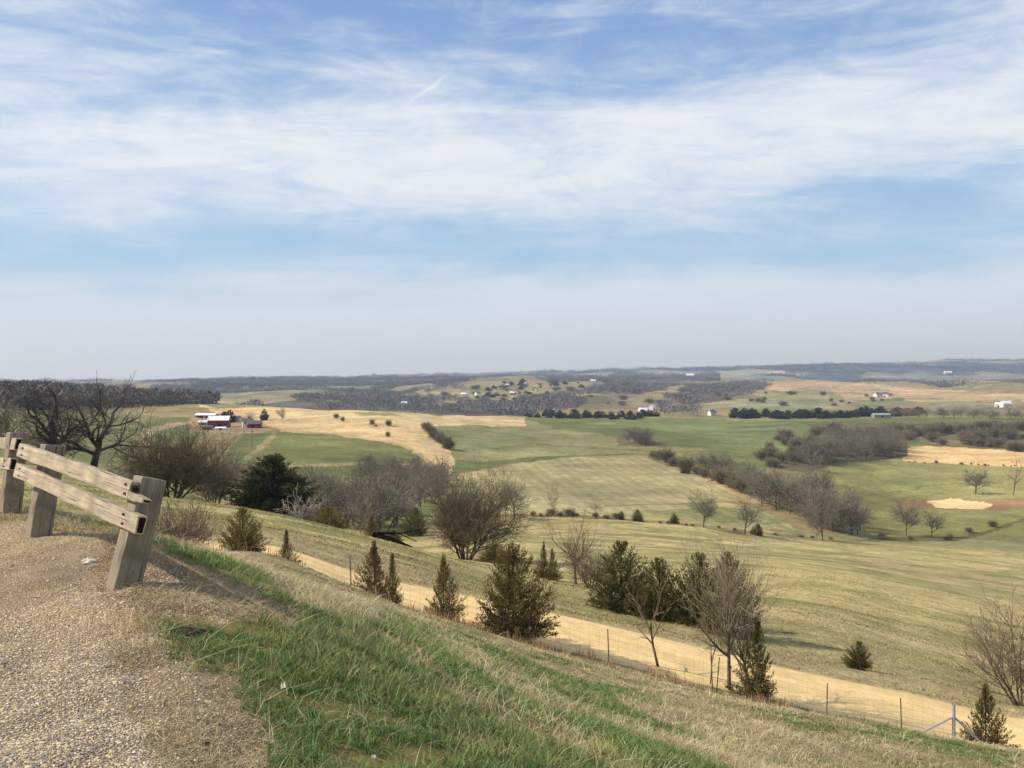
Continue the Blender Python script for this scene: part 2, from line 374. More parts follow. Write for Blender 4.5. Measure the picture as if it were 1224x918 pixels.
LUSH2 = blur(mask_of([(560,770),(680,800),(760,830),(840,900),(900,960),(700,960),(640,860)], 3, 16, 1.0) | mask_of([(900,842),(1060,868),(1224,905),(1224,918),(1040,880),(900,856)], 10, 30, .6) | mask_of([(380,725),(470,735),(560,760),(700,795),(690,800),(560,775),(470,748)], 9, 26, .8), 12)
greenness = np.clip(LUSHB * .97 + LUSH2 * .6 + .06 + np.clip((patch - .47) * 3.0, -.42, .5) * (GYW < 32.2) + .10 * (GYW > 8), 0, 1)
thatch = alb(158, 142, 106) * (1 - greenness[..., None]) + alb(112, 108, 64) * greenness[..., None]
C[near] = thatch[near]
C[near] *= (.8 + .5 * fbm(GXW * 5, GYW * 5, 3, 95)[near])[..., None]
GRAVB = blur(GRAV, 22)
MARG = blur(mask_of([(128,734),(200,748),(262,788),(318,836),(345,918),(352,1200),(190,1200),(185,900),(150,820),(92,752)], 1.6, 9, .9), 16)
gm = GRAV & near
gt = np.clip(fbm(GXW * .8, GYW * .8, 4, 97) * 1.6 - .4 + np.clip((5.2 - GYW) / 3, -.5, .3) * np.clip((-GXW - .6), -.4, .5), 0, 1)
gcol = alb(212, 187, 142) * (1 - gt[..., None]) + alb(164, 157, 142) * gt[..., None]
gp = fbm(GXW * 1.3 + 5, GYW * 1.3, 4, 301); gp2 = fbm(GXW * 4.5, GYW * 4.5, 3, 303)
wet = np.clip((gp - .5) * 4, 0, 1)[..., None] * .55
gcol = gcol * (1 - wet) + alb(172, 156, 126) * wet
gcol *= (.78 + .44 * gp2)[..., None]
lowl = np.clip((4.9 - GYW) / 1.0, 0, 1) * np.clip((-.9 - GXW) / .8 + .8, 0, 1)
gcol = gcol * (1 - .5 * lowl[..., None]) + alb(146, 132, 118) * (.75 + .5 * gp2[..., None]) * .5 * lowl[..., None]
mg_ = (MARG * np.clip(.55 + (gp2 - .5) * 2.0, .2, 1))[..., None]
gcol = gcol * (1 - mg_) + alb(188, 166, 126) * (.72 + .56 * fbm(GXW * 9, GYW * 9, 3, 305)[..., None]) * mg_
ge = np.clip(GRAVB * 1.15 + (gp2 - .5) * .6, 0, 1)[..., None]
gcol = gcol * ge + alb(180, 158, 122) * (1 - ge)
C[gm] = gcol[gm]
ov = near & ~GRAV
C[ov] = (C * (1 - GRAVB[..., None]) + alb(176, 156, 120) * GRAVB[..., None])[ov]
dm = DIRT & near
C[dm] = (alb(166, 144, 110) * (.8 + .4 * fbm(GXW * 6, GYW * 6, 3, 93)[..., None]))[dm]
ROAD = (GYW > 32.2) & (GYW < 37.0)
rw = fbm(GXW / 2.2, GYW / .7, 3, 99)
edge = np.maximum(np.clip(1 - (GYW - 32.2) / .5, 0, 1), np.clip(1 - (37 - GYW) / .5, 0, 1))
trk = np.exp(-((GYW - 33.6) / .35) ** 2) + np.exp(-((GYW - 35.3) / .35) ** 2)
rc = alb(236, 206, 144) * (.84 + .24 * rw[..., None] + .07 * trk[..., None]); rc = rc * (1 - .35 * edge[..., None]) + alb(176, 156, 112) * .35 * edge[..., None]
C[ROAD] = rc[ROAD]
# ------------------------------------------------------------------ materials
class NB:
    def __init__(self, nt): self.nt = nt
    def n(self, t, **kw):
        nd = self.nt.nodes.new(t)
        for k, v in kw.items():
            if k.startswith('_'): setattr(nd, k[1:], v)
            else:
                key = int(k[1:]) if k[0] == 'i' and k[1:].isdigit() else k
                s = nd.inputs[key]
                if isinstance(v, bpy.types.NodeSocket): self.nt.links.new(v, s)
                else: s.default_value = v
        return nd
    def math(self, op, a, b=None, c=None, clamp=False):
        nd = self.nt.nodes.new('ShaderNodeMath'); nd.operation = op; nd.use_clamp = clamp
        for i, v in enumerate((a, b, c)):
            if v is None: continue
            if isinstance(v, bpy.types.NodeSocket): self.nt.links.new(v, nd.inputs[i])
            else: nd.inputs[i].default_value = v
        return nd.outputs[0]
    def mix(self, fac, a, b, blend='MIX'):
        nd = self.nt.nodes.new('ShaderNodeMix'); nd.data_type = 'RGBA'; nd.blend_type = blend
        for s, v in ((nd.inputs[0], fac), (nd.inputs[6], a), (nd.inputs[7], b)):
            if isinstance(v, bpy.types.NodeSocket): self.nt.links.new(v, s)
            else: s.default_value = v if not isinstance(v, tuple) or len(v) == 4 else (*v, 1)
        return nd.outputs[2]
    def ramp(self, fac, stops, interp='LINEAR'):
        nd = self.nt.nodes.new('ShaderNodeValToRGB'); cr = nd.color_ramp; cr.interpolation = interp
        while len(cr.elements) < len(stops): cr.elements.new(0.5)
        for e, (p, c) in zip(cr.elements, stops):
            e.position = p; e.color = (c, c, c, 1) if not isinstance(c, (tuple, list)) else (*c[:3], 1)
        self.nt.links.new(fac, nd.inputs[0])
        return nd.outputs[0]

def material(name, rough=0.9, spec=0.15):
    m = bpy.data.materials.new(name); m.use_nodes = True
    nt = m.node_tree; nt.nodes.clear()
    b = NB(nt)
    out = b.n('ShaderNodeOutputMaterial'); bs = b.n('ShaderNodeBsdfPrincipled')
    bs.inputs['Roughness'].default_value = rough
    bs.inputs['Specular IOR Level'].default_value = spec
    nt.links.new(bs.outputs[0], out.inputs[0])
    return m, b, bs

def land_material(name, scales, amp=.5, bump=.3, bdist=.05, bscale=None, rough=.95):
    m, b, bs = material(name, rough, .05)
    t = b.n('ShaderNodeAttribute', _attribute_name='tint').outputs['Color']
    pos = b.n('ShaderNodeNewGeometry').outputs['Position']
    f = None
    for k, s in enumerate(scales):
        n = b.n('ShaderNodeTexNoise', Vector=pos, Scale=s, Detail=4.0, Roughness=.6).outputs[0]
        r = b.n('ShaderNodeMapRange', Value=n, i1=.28, i2=.72, i3=1 - amp * .5, i4=1 + amp * .5).outputs[0]
        f = r if f is None else b.math('MULTIPLY', f, r)
    c = b.mix(1.0, t, f, 'MULTIPLY')
    nt = m.node_tree
    nt.links.new(c, bs.inputs['Base Color'])
    hn = b.n('ShaderNodeTexNoise', Vector=pos, Scale=bscale or scales[-1], Detail=5.0, Roughness=.65).outputs[0]
    bp = b.n('ShaderNodeBump', Height=hn, Strength=bump, Distance=bdist)
    nt.links.new(bp.outputs[0], bs.inputs['Normal'])
    return m

def gravel_material():
    m, b, bs = material('gravel', .85, .25)
    nt = m.node_tree
    t = b.n('ShaderNodeAttribute', _attribute_name='tint').outputs['Color']
    pos = b.n('ShaderNodeNewGeometry').outputs['Position']
    wob = b.n('ShaderNodeTexNoise', Vector=pos, Scale=70.0, Detail=2.0)
    vp = b.n('ShaderNodeVectorMath', _operation='MULTIPLY_ADD', i0=wob.outputs['Color'], i1=(.012, .012, .012), i2=pos).outputs[0]
    v1 = b.n('ShaderNodeTexVoronoi', Vector=vp, Scale=125.0)
    v2 = b.n('ShaderNodeTexVoronoi', Vector=vp, Scale=250.0)
    sep = b.n('ShaderNodeSeparateColor', Color=v1.outputs['Color'])
    sep2 = b.n('ShaderNodeSeparateColor', Color=v2.outputs['Color'])
    stone = b.ramp(sep.outputs[0], [(0, (.30, .27, .25)), (.2, (.6, .52, .44)), (.45, (.95, .88, .76)), (.6, (1.15, 1.0, .78)), (.8, (.75, .72, .72)), (1, (1.7, 1.65, 1.55))])
    fine = b.ramp(sep2.outputs[1], [(0, .55), (.5, .95), (1, 1.35)])
    c = b.mix(.6, (1, 1, 1, 1), stone, 'MULTIPLY')
    c = b.mix(1.0, c, fine, 'MULTIPLY')
    crev = b.ramp(v1.outputs['Distance'], [(0, 1.15), (.5, 1.0), (.75, .62)])
    c = b.mix(1.0, c, crev, 'MULTIPLY')
    big = b.n('ShaderNodeTexNoise', Vector=pos, Scale=3.0, Detail=4.0).outputs[0]
    c = b.mix(1.0, c, b.ramp(big, [(.3, .82), (.7, 1.15)]), 'MULTIPLY')
    c = b.mix(1.0, t, c, 'MULTIPLY')
    nt.links.new(c, bs.inputs['Base Color'])
    h = b.math('ADD', b.math('MULTIPLY', v1.outputs['Distance'], -1.0), b.math('MULTIPLY', v2.outputs['Distance'], -.45))
    h = b.math('ADD', h, b.math('MULTIPLY', sep.outputs[1], .5))
    bp = b.n('ShaderNodeBump', Height=h, Strength=.9, Distance=.012)
    nt.links.new(bp.outputs[0], bs.inputs['Normal'])
    return m

def plant_material(name, rough=.8, transl=.0, objvar=.0, nscale=None):
    m, b, bs = material(name, rough, .08)
    nt = m.node_tree
    t = b.n('ShaderNodeAttribute', _attribute_name='tint').outputs['Color']
    if nscale:
        pos = b.n('ShaderNodeTexCoord').outputs['Object']
        n = b.n('ShaderNodeTexNoise', Vector=pos, Scale=nscale, Detail=3.0).outputs[0]
        t = b.mix(1.0, t, b.ramp(n, [(.3, .65), (.7, 1.3)]), 'MULTIPLY')
    if objvar:
        r = b.n('ShaderNodeObjectInfo').outputs['Random']
        t = b.mix(1.0, t, b.ramp(r, [(0, (1 - objvar, 1 - objvar, 1 - objvar * .8)), (.5, (1, 1, 1)), (1, (1 + objvar, 1 + objvar * .8, 1 + objvar * .6))]), 'MULTIPLY')
    nt.links.new(t, bs.inputs['Base Color'])
    if transl:
        tr = b.n('ShaderNodeBsdfTranslucent', Color=t)
        mx = b.n('ShaderNodeMixShader', Fac=transl)
        nt.links.new(bs.outputs[0], mx.inputs[1]); nt.links.new(tr.outputs[0], mx.inputs[2])
        out = [n for n in nt.nodes if n.type == 'OUTPUT_MATERIAL'][0]
        nt.links.new(mx.outputs[0], out.inputs[0])
    return m

def paint_material(name, rgb, rough=.6, spec=.3, nscale=3.0, var=.25):
    m, b, bs = material(name, rough, spec)
    pos = b.n('ShaderNodeTexCoord').outputs['Object']
    n = b.n('ShaderNodeTexNoise', Vector=pos, Scale=nscale, Detail=4.0).outputs[0]
    c = b.mix(1.0, tuple(rgb), b.ramp(n, [(.3, 1 - var), (.7, 1 + var * .5)]), 'MULTIPLY')
    m.node_tree.links.new(c, bs.inputs['Base Color'])
    return m

def timber_material(name, c0, c1, c2):
    """weathered timber: grain along local X, checks, grey-green stain"""
    m, b, bs = material(name, .85, .12)
    nt = m.node_tree
    pos = b.n('ShaderNodeTexCoord').outputs['Object']
    mp = b.n('ShaderNodeMapping', Vector=pos, Scale=(1.2, 22.0, 22.0)).outputs[0]
    g = b.n('ShaderNodeTexNoise', Vector=mp, Scale=1.6, Detail=7.0, Roughness=.65, Distortion=.6).outputs[0]
    mp2 = b.n('ShaderNodeMapping', Vector=pos, Scale=(.8, 40.0, 40.0)).outputs[0]
    g2 = b.n('ShaderNodeTexNoise', Vector=mp2, Scale=2.2, Detail=3.0).outputs[0]
    st = b.n('ShaderNodeTexNoise', Vector=pos, Scale=4.5, Detail=5.0).outputs[0]
    c = b.mix(b.ramp(g, [(.3, 0.0), (.7, 1.0)]), tuple(c0), tuple(c1))
    c = b.mix(b.ramp(st, [(.45, 0.0), (.75, .75)]), c, tuple(c2))
    crack = b.ramp(g2, [(.32, .2), (.39, 1.0)])
    c = b.mix(.95, c, crack, 'MULTIPLY')
    nt.links.new(c, bs.inputs['Base Color'])
    h = b.math('ADD', g, b.math('MULTIPLY', crack, .6))
    bp = b.n('ShaderNodeBump', Height=h, Strength=.55, Distance=.006)
    nt.links.new(bp.outputs[0], bs.inputs['Normal'])
    return m

M = {}
M['gravel'] = gravel_material()
M['bank'] = land_material('bank_soil', (9.0, 40.0), .7, .6, .03, 60.0)
M['road'] = land_material('dirt_road', (1.3, 14.0, 45.0), .28, .4, .02, 40.0)
M['meadow'] = land_material('meadow_turf', (.45, 2.2, 9.0), .55, .9, .22, 3.2)
M['fields'] = land_material('field_turf', (.05, .35, 1.6), .4, .7, .6, .7)
M['hills'] = land_material('hill_cover', (.008, .04, .16), .45, .8, 5.0, .08)

# ------------------------------------------------------------------ the land as sheets that share their edges
def land_object(name, facemask, mat):
    fi, fj = np.nonzero(facemask)
    v00 = fi * NX + fj
    q = np.stack([v00, v00 + 1, v00 + NX + 1, v00 + NX], 1)
    used, inv = np.unique(q.ravel(), return_inverse=True)
    V = np.stack([GXW.ravel()[used], GYW.ravel()[used], GZ.ravel()[used] + EYE], 1)
    me = mesh_np(name, V, inv.reshape(-1, 4), mat, cols=np.clip(C.reshape(-1, 3)[used], .005, .95), smooth=True)
    return tag(obj(name, me), kind='structure')
fy = GYW[:-1, :-1]; fgrav = GRAV[:-1, :-1] & (fy < 32.2)
i_road0 = int(np.argmin(np.abs(gy - 32.2))); i_road1 = int(np.argmin(np.abs(gy - 37.0)))
rowi = np.repeat(np.arange(NY - 1)[:, None], NX - 1, 1)
i_mead = int(np.searchsorted(gy, 320)); i_hill = int(np.searchsorted(gy, 1250))
land_object('gravel_lot', fgrav & (rowi < i_road0), M['gravel'])
land_object('grass_bank', ~fgrav & (rowi < i_road0), M['bank'])
land_object('dirt_road', (rowi >= i_road0) & (rowi < i_road1), M['road'])
land_object('meadow', (rowi >= i_road1) & (rowi < i_mead), M['meadow'])
land_object('valley_fields', (rowi >= i_mead) & (rowi < i_hill), M['fields'])
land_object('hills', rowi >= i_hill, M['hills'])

# ------------------------------------------------------------------ camera, sun, sky
cam = bpy.data.cameras.new('camera'); cam.sensor_width = 36.0; cam.sensor_fit = 'HORIZONTAL'
cam.lens = 36.0 * F / 1224.0; cam.clip_start = .05; cam.clip_end = 60000
co = bpy.data.objects.new('camera', cam); COL.objects.link(co)
co.location = (0, 0, EYE); co.rotation_euler = (math.radians(90), 0, 0)
scene.camera = co

SUN_EL = math.radians(40.0); SUN_DIR = Vector((-.992, -.10, 0)).normalized()
sd = Vector((SUN_DIR.x * math.cos(SUN_EL), SUN_DIR.y * math.cos(SUN_EL), math.sin(SUN_EL)))
sl = bpy.data.lights.new('sun', 'SUN'); sl.energy = 4.9; sl.angle = math.radians(.5); sl.color = (1.0, .945, .86)
so = bpy.data.objects.new('sun', sl); COL.objects.link(so)
so.rotation_euler = sd.to_track_quat('Z', 'Y').to_euler(); so.location = (-20, -6, 30)

w = bpy.data.worlds.new('World'); scene.world = w; w.use_nodes = True
nt = w.node_tree; nt.nodes.clear(); b = NB(nt)
SKY_S = .1
sky = b.n('ShaderNodeTexSky', _sky_type='NISHITA', _sun_disc=False, _sun_elevation=SUN_EL,
          _sun_rotation=math.atan2(SUN_DIR.x, SUN_DIR.y), _air_density=1.0, _dust_density=.8, _ozone_density=1.5, _altitude=200.0)
gen = b.n('ShaderNodeTexCoord').outputs['Generated']
sx = b.n('ShaderNodeSeparateXYZ', Vector=gen)
hor = b.math('SQRT', b.math('ADD', b.math('MULTIPLY', sx.outputs[0], sx.outputs[0]), b.math('MULTIPLY', sx.outputs[1], sx.outputs[1])))
el = b.math('DIVIDE', sx.outputs[2], b.math('MAXIMUM', hor, .05))                      # tangent of the elevation
zz = b.math('ADD', b.math('MAXIMUM', sx.outputs[2], 0.0), .10)
u = b.math('DIVIDE', sx.outputs[0], zz); v = b.math('DIVIDE', sx.outputs[1], zz)
uv = b.n('ShaderNodeCombineXYZ', X=u, Y=v).outputs[0]
def wisps(rot, sc, scale, detail, dist, seed, rough=.6):
    mp = b.n('ShaderNodeMapping', Vector=uv, Rotation=(0, 0, math.radians(rot)), Scale=sc, Location=(seed, seed * 1.7, 0)).outputs[0]
    return b.n('ShaderNodeTexNoise', Vector=mp, Scale=scale, Detail=detail, Roughness=rough, Distortion=dist).outputs[0]
nA = wisps(12, (.45, 1.0, 1), .55, 8.0, .6, 3.1, .55)      # large soft sheets
nB = wisps(-38, (.25, 1.6, 1), 1.5, 9.0, .9, 7.7, .62)       # fibres
nC = wisps(25, (.8, 1.3, 1), 2.6, 8.0, 1.2, 1.3, .65)       # small puffs
az = b.math('DIVIDE', sx.outputs[0], b.math('MAXIMUM', hor, .05))
ae = b.n('ShaderNodeCombineXYZ', X=az, Y=el).outputs[0]
def veil(rot, sc, scale, detail, dist, seed, rough=.6):
    mp = b.n('ShaderNodeMapping', Vector=ae, Rotation=(0, 0, math.radians(rot)), Scale=sc, Location=(seed, seed * .7, 0)).outputs[0]
    return b.n('ShaderNodeTexNoise', Vector=mp, Scale=scale, Detail=detail, Roughness=rough, Distortion=dist).outputs[0]
vA = veil(-9, (1.0, 3.4, 1), 2.2, 7.0, .5, 2.3, .55)
vB = veil(-33, (1.0, 5.5, 1), 4.2, 9.0, .7, 5.9, .62)
vC = veil(-14, (1.0, 2.4, 1), 9.0, 9.0, 1.0, 8.1, .66)
elw = b.math('ADD', el, b.math('MULTIPLY', b.math('SUBTRACT', vA, .5), .16))
elw = b.math('ADD', elw, b.math('MULTIPLY', az, -.035))
cover = b.ramp(elw, [(0, .70), (.04, .84), (.08, .86), (.104, .56), (.128, .20), (.155, .26), (.195, .60), (.24, .76), (.285, .74), (.325, .54), (.365, .30), (.42, .20), (.6, .35), (1, .45)])
det = b.math('ADD', b.math('MULTIPLY', b.math('SUBTRACT', nB, .5), .55), b.math('MULTIPLY', b.math('SUBTRACT', nC, .5), .35))
det = b.math('ADD', det, b.math('MULTIPLY', b.math('SUBTRACT', vB, .5), .95))
det = b.math('ADD', det, b.math('MULTIPLY', b.math('SUBTRACT', vC, .5), .8))
detk = b.ramp(el, [(0, .0), (.05, .3), (.09, .5), (.13, .7), (.2, 1.0), (1, 1.2)])
cl = b.math('ADD', cover, b.math('MULTIPLY', det, detk), clamp=True)
# one short vapour trail high in front
ta = b.math('SUBTRACT', az, -.092); te = b.math('SUBTRACT', el, .325)
tl = b.math('ADD', b.math('MULTIPLY', ta, .80), b.math('MULTIPLY', te, .60)); tw = b.math('SUBTRACT', b.math('MULTIPLY', te, .80), b.math('MULTIPLY', ta, .60))
tw = b.math('ADD', tw, b.math('MULTIPLY', b.math('SUBTRACT', vC, .5), .012))
trl = b.math('MULTIPLY', b.math('SUBTRACT', 1.0, b.math('MULTIPLY', b.math('ABSOLUTE', tw), 300.0), clamp=True), b.math('SUBTRACT', 1.0, b.math('MULTIPLY', b.math('ABSOLUTE', tl), 26.0), clamp=True))
cl = b.math('ADD', cl, b.math('MULTIPLY', trl, .28), clamp=True)
cl = b.n('ShaderNodeMapRange', Value=cl, _interpolation_type='SMOOTHSTEP', i1=.06, i2=.98, i3=0.0, i4=.97).outputs[0]
blue = b.mix(.80, sky.outputs[0], b.ramp(el, [(0, tuple(s2l((203, 212, 222)) / SKY_S)), (.06, tuple(s2l((196, 213, 232)) / SKY_S)), (.13, tuple(s2l((174, 210, 243)) / SKY_S)), (.24, tuple(s2l((156, 194, 238)) / SKY_S)), (.36, tuple(s2l((142, 178, 228)) / SKY_S)), (.46, tuple(s2l((126, 162, 220)) / SKY_S)), (1, tuple(s2l((90, 126, 198)) / SKY_S))]))
ccol = b.ramp(el, [(0, tuple(s2l((212, 224, 236)) / SKY_S)), (.07, tuple(s2l((218, 230, 242)) / SKY_S)), (.12, tuple(s2l((222, 233, 244)) / SKY_S)), (.22, tuple(s2l((236, 242, 248)) / SKY_S)), (1, tuple(s2l((238, 242, 248)) / SKY_S))])
skyc = b.mix(cl, blue, ccol)
haze = b.ramp(el, [(0, 1.0), (.03, .7), (.09, 0.0)])
skyc = b.mix(b.math('MULTIPLY', haze, .75), skyc, tuple(s2l((203, 218, 233)) / SKY_S))
bg = b.n('ShaderNodeBackground', Color=skyc, Strength=SKY_S)
wo = b.n('ShaderNodeOutputWorld'); nt.links.new(bg.outputs[0], wo.inputs[0])

# ------------------------------------------------------------------ render settings
scene.render.engine = 'CYCLES'
scene.view_settings.view_transform = 'Standard'; scene.view_settings.look = 'None'
scene.view_settings.exposure = 0; scene.view_settings.gamma = 1
cy = scene.cycles
cy.use_denoising = True
try: cy.denoiser = 'OPENIMAGEDENOISE'
except Exception: pass
cy.max_bounces = 4; cy.diffuse_bounces = 2; cy.glossy_bounces = 1; cy.transmission_bounces = 2; cy.transparent_max_bounces = 4
cy.sample_clamp_indirect = 4.0; cy.volume_bounces = 0
# ------------------------------------------------------------------ haze in the air over the valley
hm = bpy.data.materials.new('haze'); hm.use_nodes = True
hb = NB(hm.node_tree); hm.node_tree.nodes.clear()
hv = hb.n('ShaderNodeVolumeScatter', Color=(.62, .82, 1.0, 1), Density=8.4e-5, Anisotropy=.25)
ho = hb.n('ShaderNodeOutputMaterial'); hm.node_tree.links.new(hv.outputs[0], ho.inputs['Volume'])
hx, hy0, hy1, hz0, hz1 = 16000, -400, 15000, -260, 420
HV = np.array([[x, y, z] for z in (hz0, hz1) for y in (hy0, hy1) for x in (-hx, hx)], float)
HF = np.array([[0, 2, 3, 1], [4, 5, 7, 6], [0, 1, 5, 4], [2, 6, 7, 3], [0, 4, 6, 2], [1, 3, 7, 5]])
tag(obj('haze', mesh_np('haze', HV, HF, hm)), kind='structure')
# ------------------------------------------------------------------ plants: shapes
M['bark'] = plant_material('bark', .9, 0, .12, 9.0)
M['twigs'] = plant_material('twigs', .9, 0, .12)
M['needles'] = plant_material('needles', .85, .25, .14)
M['blades'] = plant_material('blades', .75, .25)
M['straw'] = plant_material('straw', .8, .15)
M['wood_mass'] = plant_material('woodland', .95, 0)

def tubes(P0, P1, R0, R1, col0, col1, sides):
    P0 = np.asarray(P0, float); P1 = np.asarray(P1, float); n = len(P0)
    if n == 0: return np.zeros((0, 3)), np.zeros((0, 4), int), np.zeros((0, 3))
    d = P1 - P0; d /= np.maximum(np.linalg.norm(d, axis=1, keepdims=True), 1e-9)
    ref = np.where(np.abs(d[:, 2:3]) < .9, np.array([[0, 0, 1.]]), np.array([[1., 0, 0]]))
    a = np.cross(d, ref); a /= np.linalg.norm(a, axis=1, keepdims=True); bb = np.cross(d, a)
    ang = np.arange(sides) * 2 * math.pi / sides
    ring = a[:, None, :] * np.cos(ang)[None, :, None] + bb[:, None, :] * np.sin(ang)[None, :, None]
    V = np.concatenate([P0[:, None] + ring * np.asarray(R0)[:, None, None], P1[:, None] + ring * np.asarray(R1)[:, None, None]], 1)
    base = (np.arange(n) * 2 * sides)[:, None]
    k = np.arange(sides); k2 = (k + 1) % sides
    f = np.stack([k, k2, sides + k2, sides + k], 1)
    Fq = (base[:, :, None] + f[None]).reshape(-1, 4)
    cols = np.concatenate([np.repeat(np.asarray(col0)[:, None], sides, 1), np.repeat(np.asarray(col1)[:, None], sides, 1)], 1)
    return V.reshape(-1, 3), Fq, cols.reshape(-1, 3)

def join(parts):
    V, Fc, Cc, off = [], [], [], 0
    for v, f, c in parts:
        if len(v) == 0: continue
        V.append(v); Fc.append(f + off); Cc.append(c); off += len(v)
    return np.concatenate(V), np.concatenate(Fc), np.concatenate(Cc)

def unit(v): 
    n = math.sqrt(v[0]*v[0] + v[1]*v[1] + v[2]*v[2]) or 1
    return (v[0]/n, v[1]/n, v[2]/n)

def grow(seed, levels, nch, ratio, ang, r0, trunk=.35, wob=.25, up=.12, stems=1, lean=(0, 0), first=.45, taper=.55, rmin=.0012, droop=0):
    """branching skeleton, height about 1: list of (p0,p1,r0,r1,level)"""
    R = random.Random(seed); segs = []
    def rec(p, d, L, r, lv):
        ns = 4 if lv == 0 else (3 if lv < levels - 1 else 2)
        pts = [p]; ds = []; q = p; dd = d
        for k in range(ns):
            j = wob * (1 if lv else .5)
            dd = unit((dd[0] + R.uniform(-j, j), dd[1] + R.uniform(-j, j), dd[2] + R.uniform(-j, j) * .7 + up - droop * lv * .08))
            q2 = (q[0] + dd[0] * L / ns, q[1] + dd[1] * L / ns, q[2] + dd[2] * L / ns)
            ra = r * (1 - (1 - taper) * k / ns); rb = r * (1 - (1 - taper) * (k + 1) / ns)
            segs.append((q, q2, max(ra, rmin), max(rb, rmin), lv))
            q = q2; pts.append(q); ds.append(dd)
        if lv >= levels: return
        n = nch[min(lv, len(nch) - 1)]
        n = max(2, int(n + R.uniform(-.9, .9)))
        phi0 = R.uniform(0, 6.28)
        for c in range(n):
            t = first + (1 - first) * (c + R.uniform(.1, .9)) / n if lv == 0 else .2 + .8 * (c + R.uniform(.1, .9)) / n
            if c == n - 1: t = 1.0
            x = t * ns; i = min(int(x), ns - 1); fr = x - i
            a, bq = pts[i], pts[i + 1]; pp = tuple(a[m] + (bq[m] - a[m]) * fr for m in range(3))
            dd = ds[i]
            A = math.radians(ang[min(lv, len(ang) - 1)] * R.uniform(.55, 1.25)) * (1 if c < n - 1 else .45)
            phi = phi0 + c * 2.4 + R.uniform(-.5, .5)
            ref = (0, 0, 1) if abs(dd[2]) < .9 else (1, 0, 0)
            e1 = unit((dd[1]*ref[2]-dd[2]*ref[1], dd[2]*ref[0]-dd[0]*ref[2], dd[0]*ref[1]-dd[1]*ref[0]))
            e2 = (dd[1]*e1[2]-dd[2]*e1[1], dd[2]*e1[0]-dd[0]*e1[2], dd[0]*e1[1]-dd[1]*e1[0])
            s, cc = math.sin(A), math.cos(A)
            nd = unit(tuple(dd[m] * cc + (e1[m] * math.cos(phi) + e2[m] * math.sin(phi)) * s for m in range(3)))
            rec(pp, nd, L * ratio[min(lv, len(ratio) - 1)] * R.uniform(.7, 1.2), max(r * (1 - (1 - taper) * t) * (.62 if c < n - 1 else .85), rmin), lv + 1)
    for s in range(stems):
        a = s * 6.283 / max(stems, 1) + R.uniform(-.4, .4)
        sp = 0 if stems == 1 else R.uniform(.25, .75)
        off = 0 if stems == 1 else .06
        rec((math.cos(a) * off, math.sin(a) * off, -.02), unit((lean[0] + math.cos(a) * sp, lean[1] + math.sin(a) * sp, 1)), trunk * R.uniform(.85, 1.15), r0 * (R.uniform(.7, 1.0) if stems > 1 else 1), 0)
    E = np.array([s[1] for s in segs if s[4] >= levels - 1])
    zk = 1 / np.percentile(E[:, 2], 97)
    wk = 1 / max(np.percentile(E[:, 0], 97) - np.percentile(E[:, 0], 3), np.percentile(E[:, 1], 97) - np.percentile(E[:, 1], 3))
    sc_ = lambda p: (p[0] * wk, p[1] * wk, p[2] * zk)      # crown one unit wide and one unit high
    rs = min(wk, zk)
    return [(sc_(a), sc_(b_), max(ra * rs, rmin), max(rb * rs, rmin), lv) for a, b_, ra, rb, lv in segs]

BARK = alb(104, 95, 84); TWIG = alb(126, 120, 104)
def tree_meshes(name, segs, split, bark=BARK, twig=TWIG, sides=(6, 3), tr=0):
    """trunk with limbs, and crown of twigs, as two meshes"""
    def part(sel, sd, c0):
        if not sel: return None
        P0 = np.array([s[0] for s in sel]); P1 = np.array([s[1] for s in sel])
        r = np.random.default_rng(len(sel))
        L = np.array([s[4] for s in sel], float); mx = max(x[4] for x in segs)
        t = (L / mx)[:, None]
        c = np.asarray(bark)[None] * (1 - t) + np.asarray(twig)[None] * t
        c = c * r.uniform(.75, 1.25, (len(sel), 1))
        return tubes(P0, P1, [s[2] for s in sel], [s[3] for s in sel], c, c, sd)
    A = part([s for s in segs if s[4] < split], sides[0], bark)
    Bm = part([s for s in segs if s[4] >= split], sides[1], twig)
    return (mesh_np(name + '_trunk', *A[:2], M['bark'], A[2], smooth=True), mesh_np(name + '_crown', *Bm[:2], M['twigs'], Bm[2]))

def one_mesh(name, segs, bark, twig, sides=3):
    P0 = np.array([s[0] for s in segs]); P1 = np.array([s[1] for s in segs])
    mx = max(x[4] for x in segs); t = (np.array([s[4] for s in segs]) / mx)[:, None]
    c = np.asarray(bark)[None] * (1 - t) + np.asarray(twig)[None] * t
    c = c * np.random.default_rng(3).uniform(.75, 1.25, (len(segs), 1))
    V, Fq, cc = tubes(P0, P1, [s[2] for s in segs], [s[3] for s in segs], c, c, sides)
    return mesh_np(name, V, Fq, M['twigs'], cc)

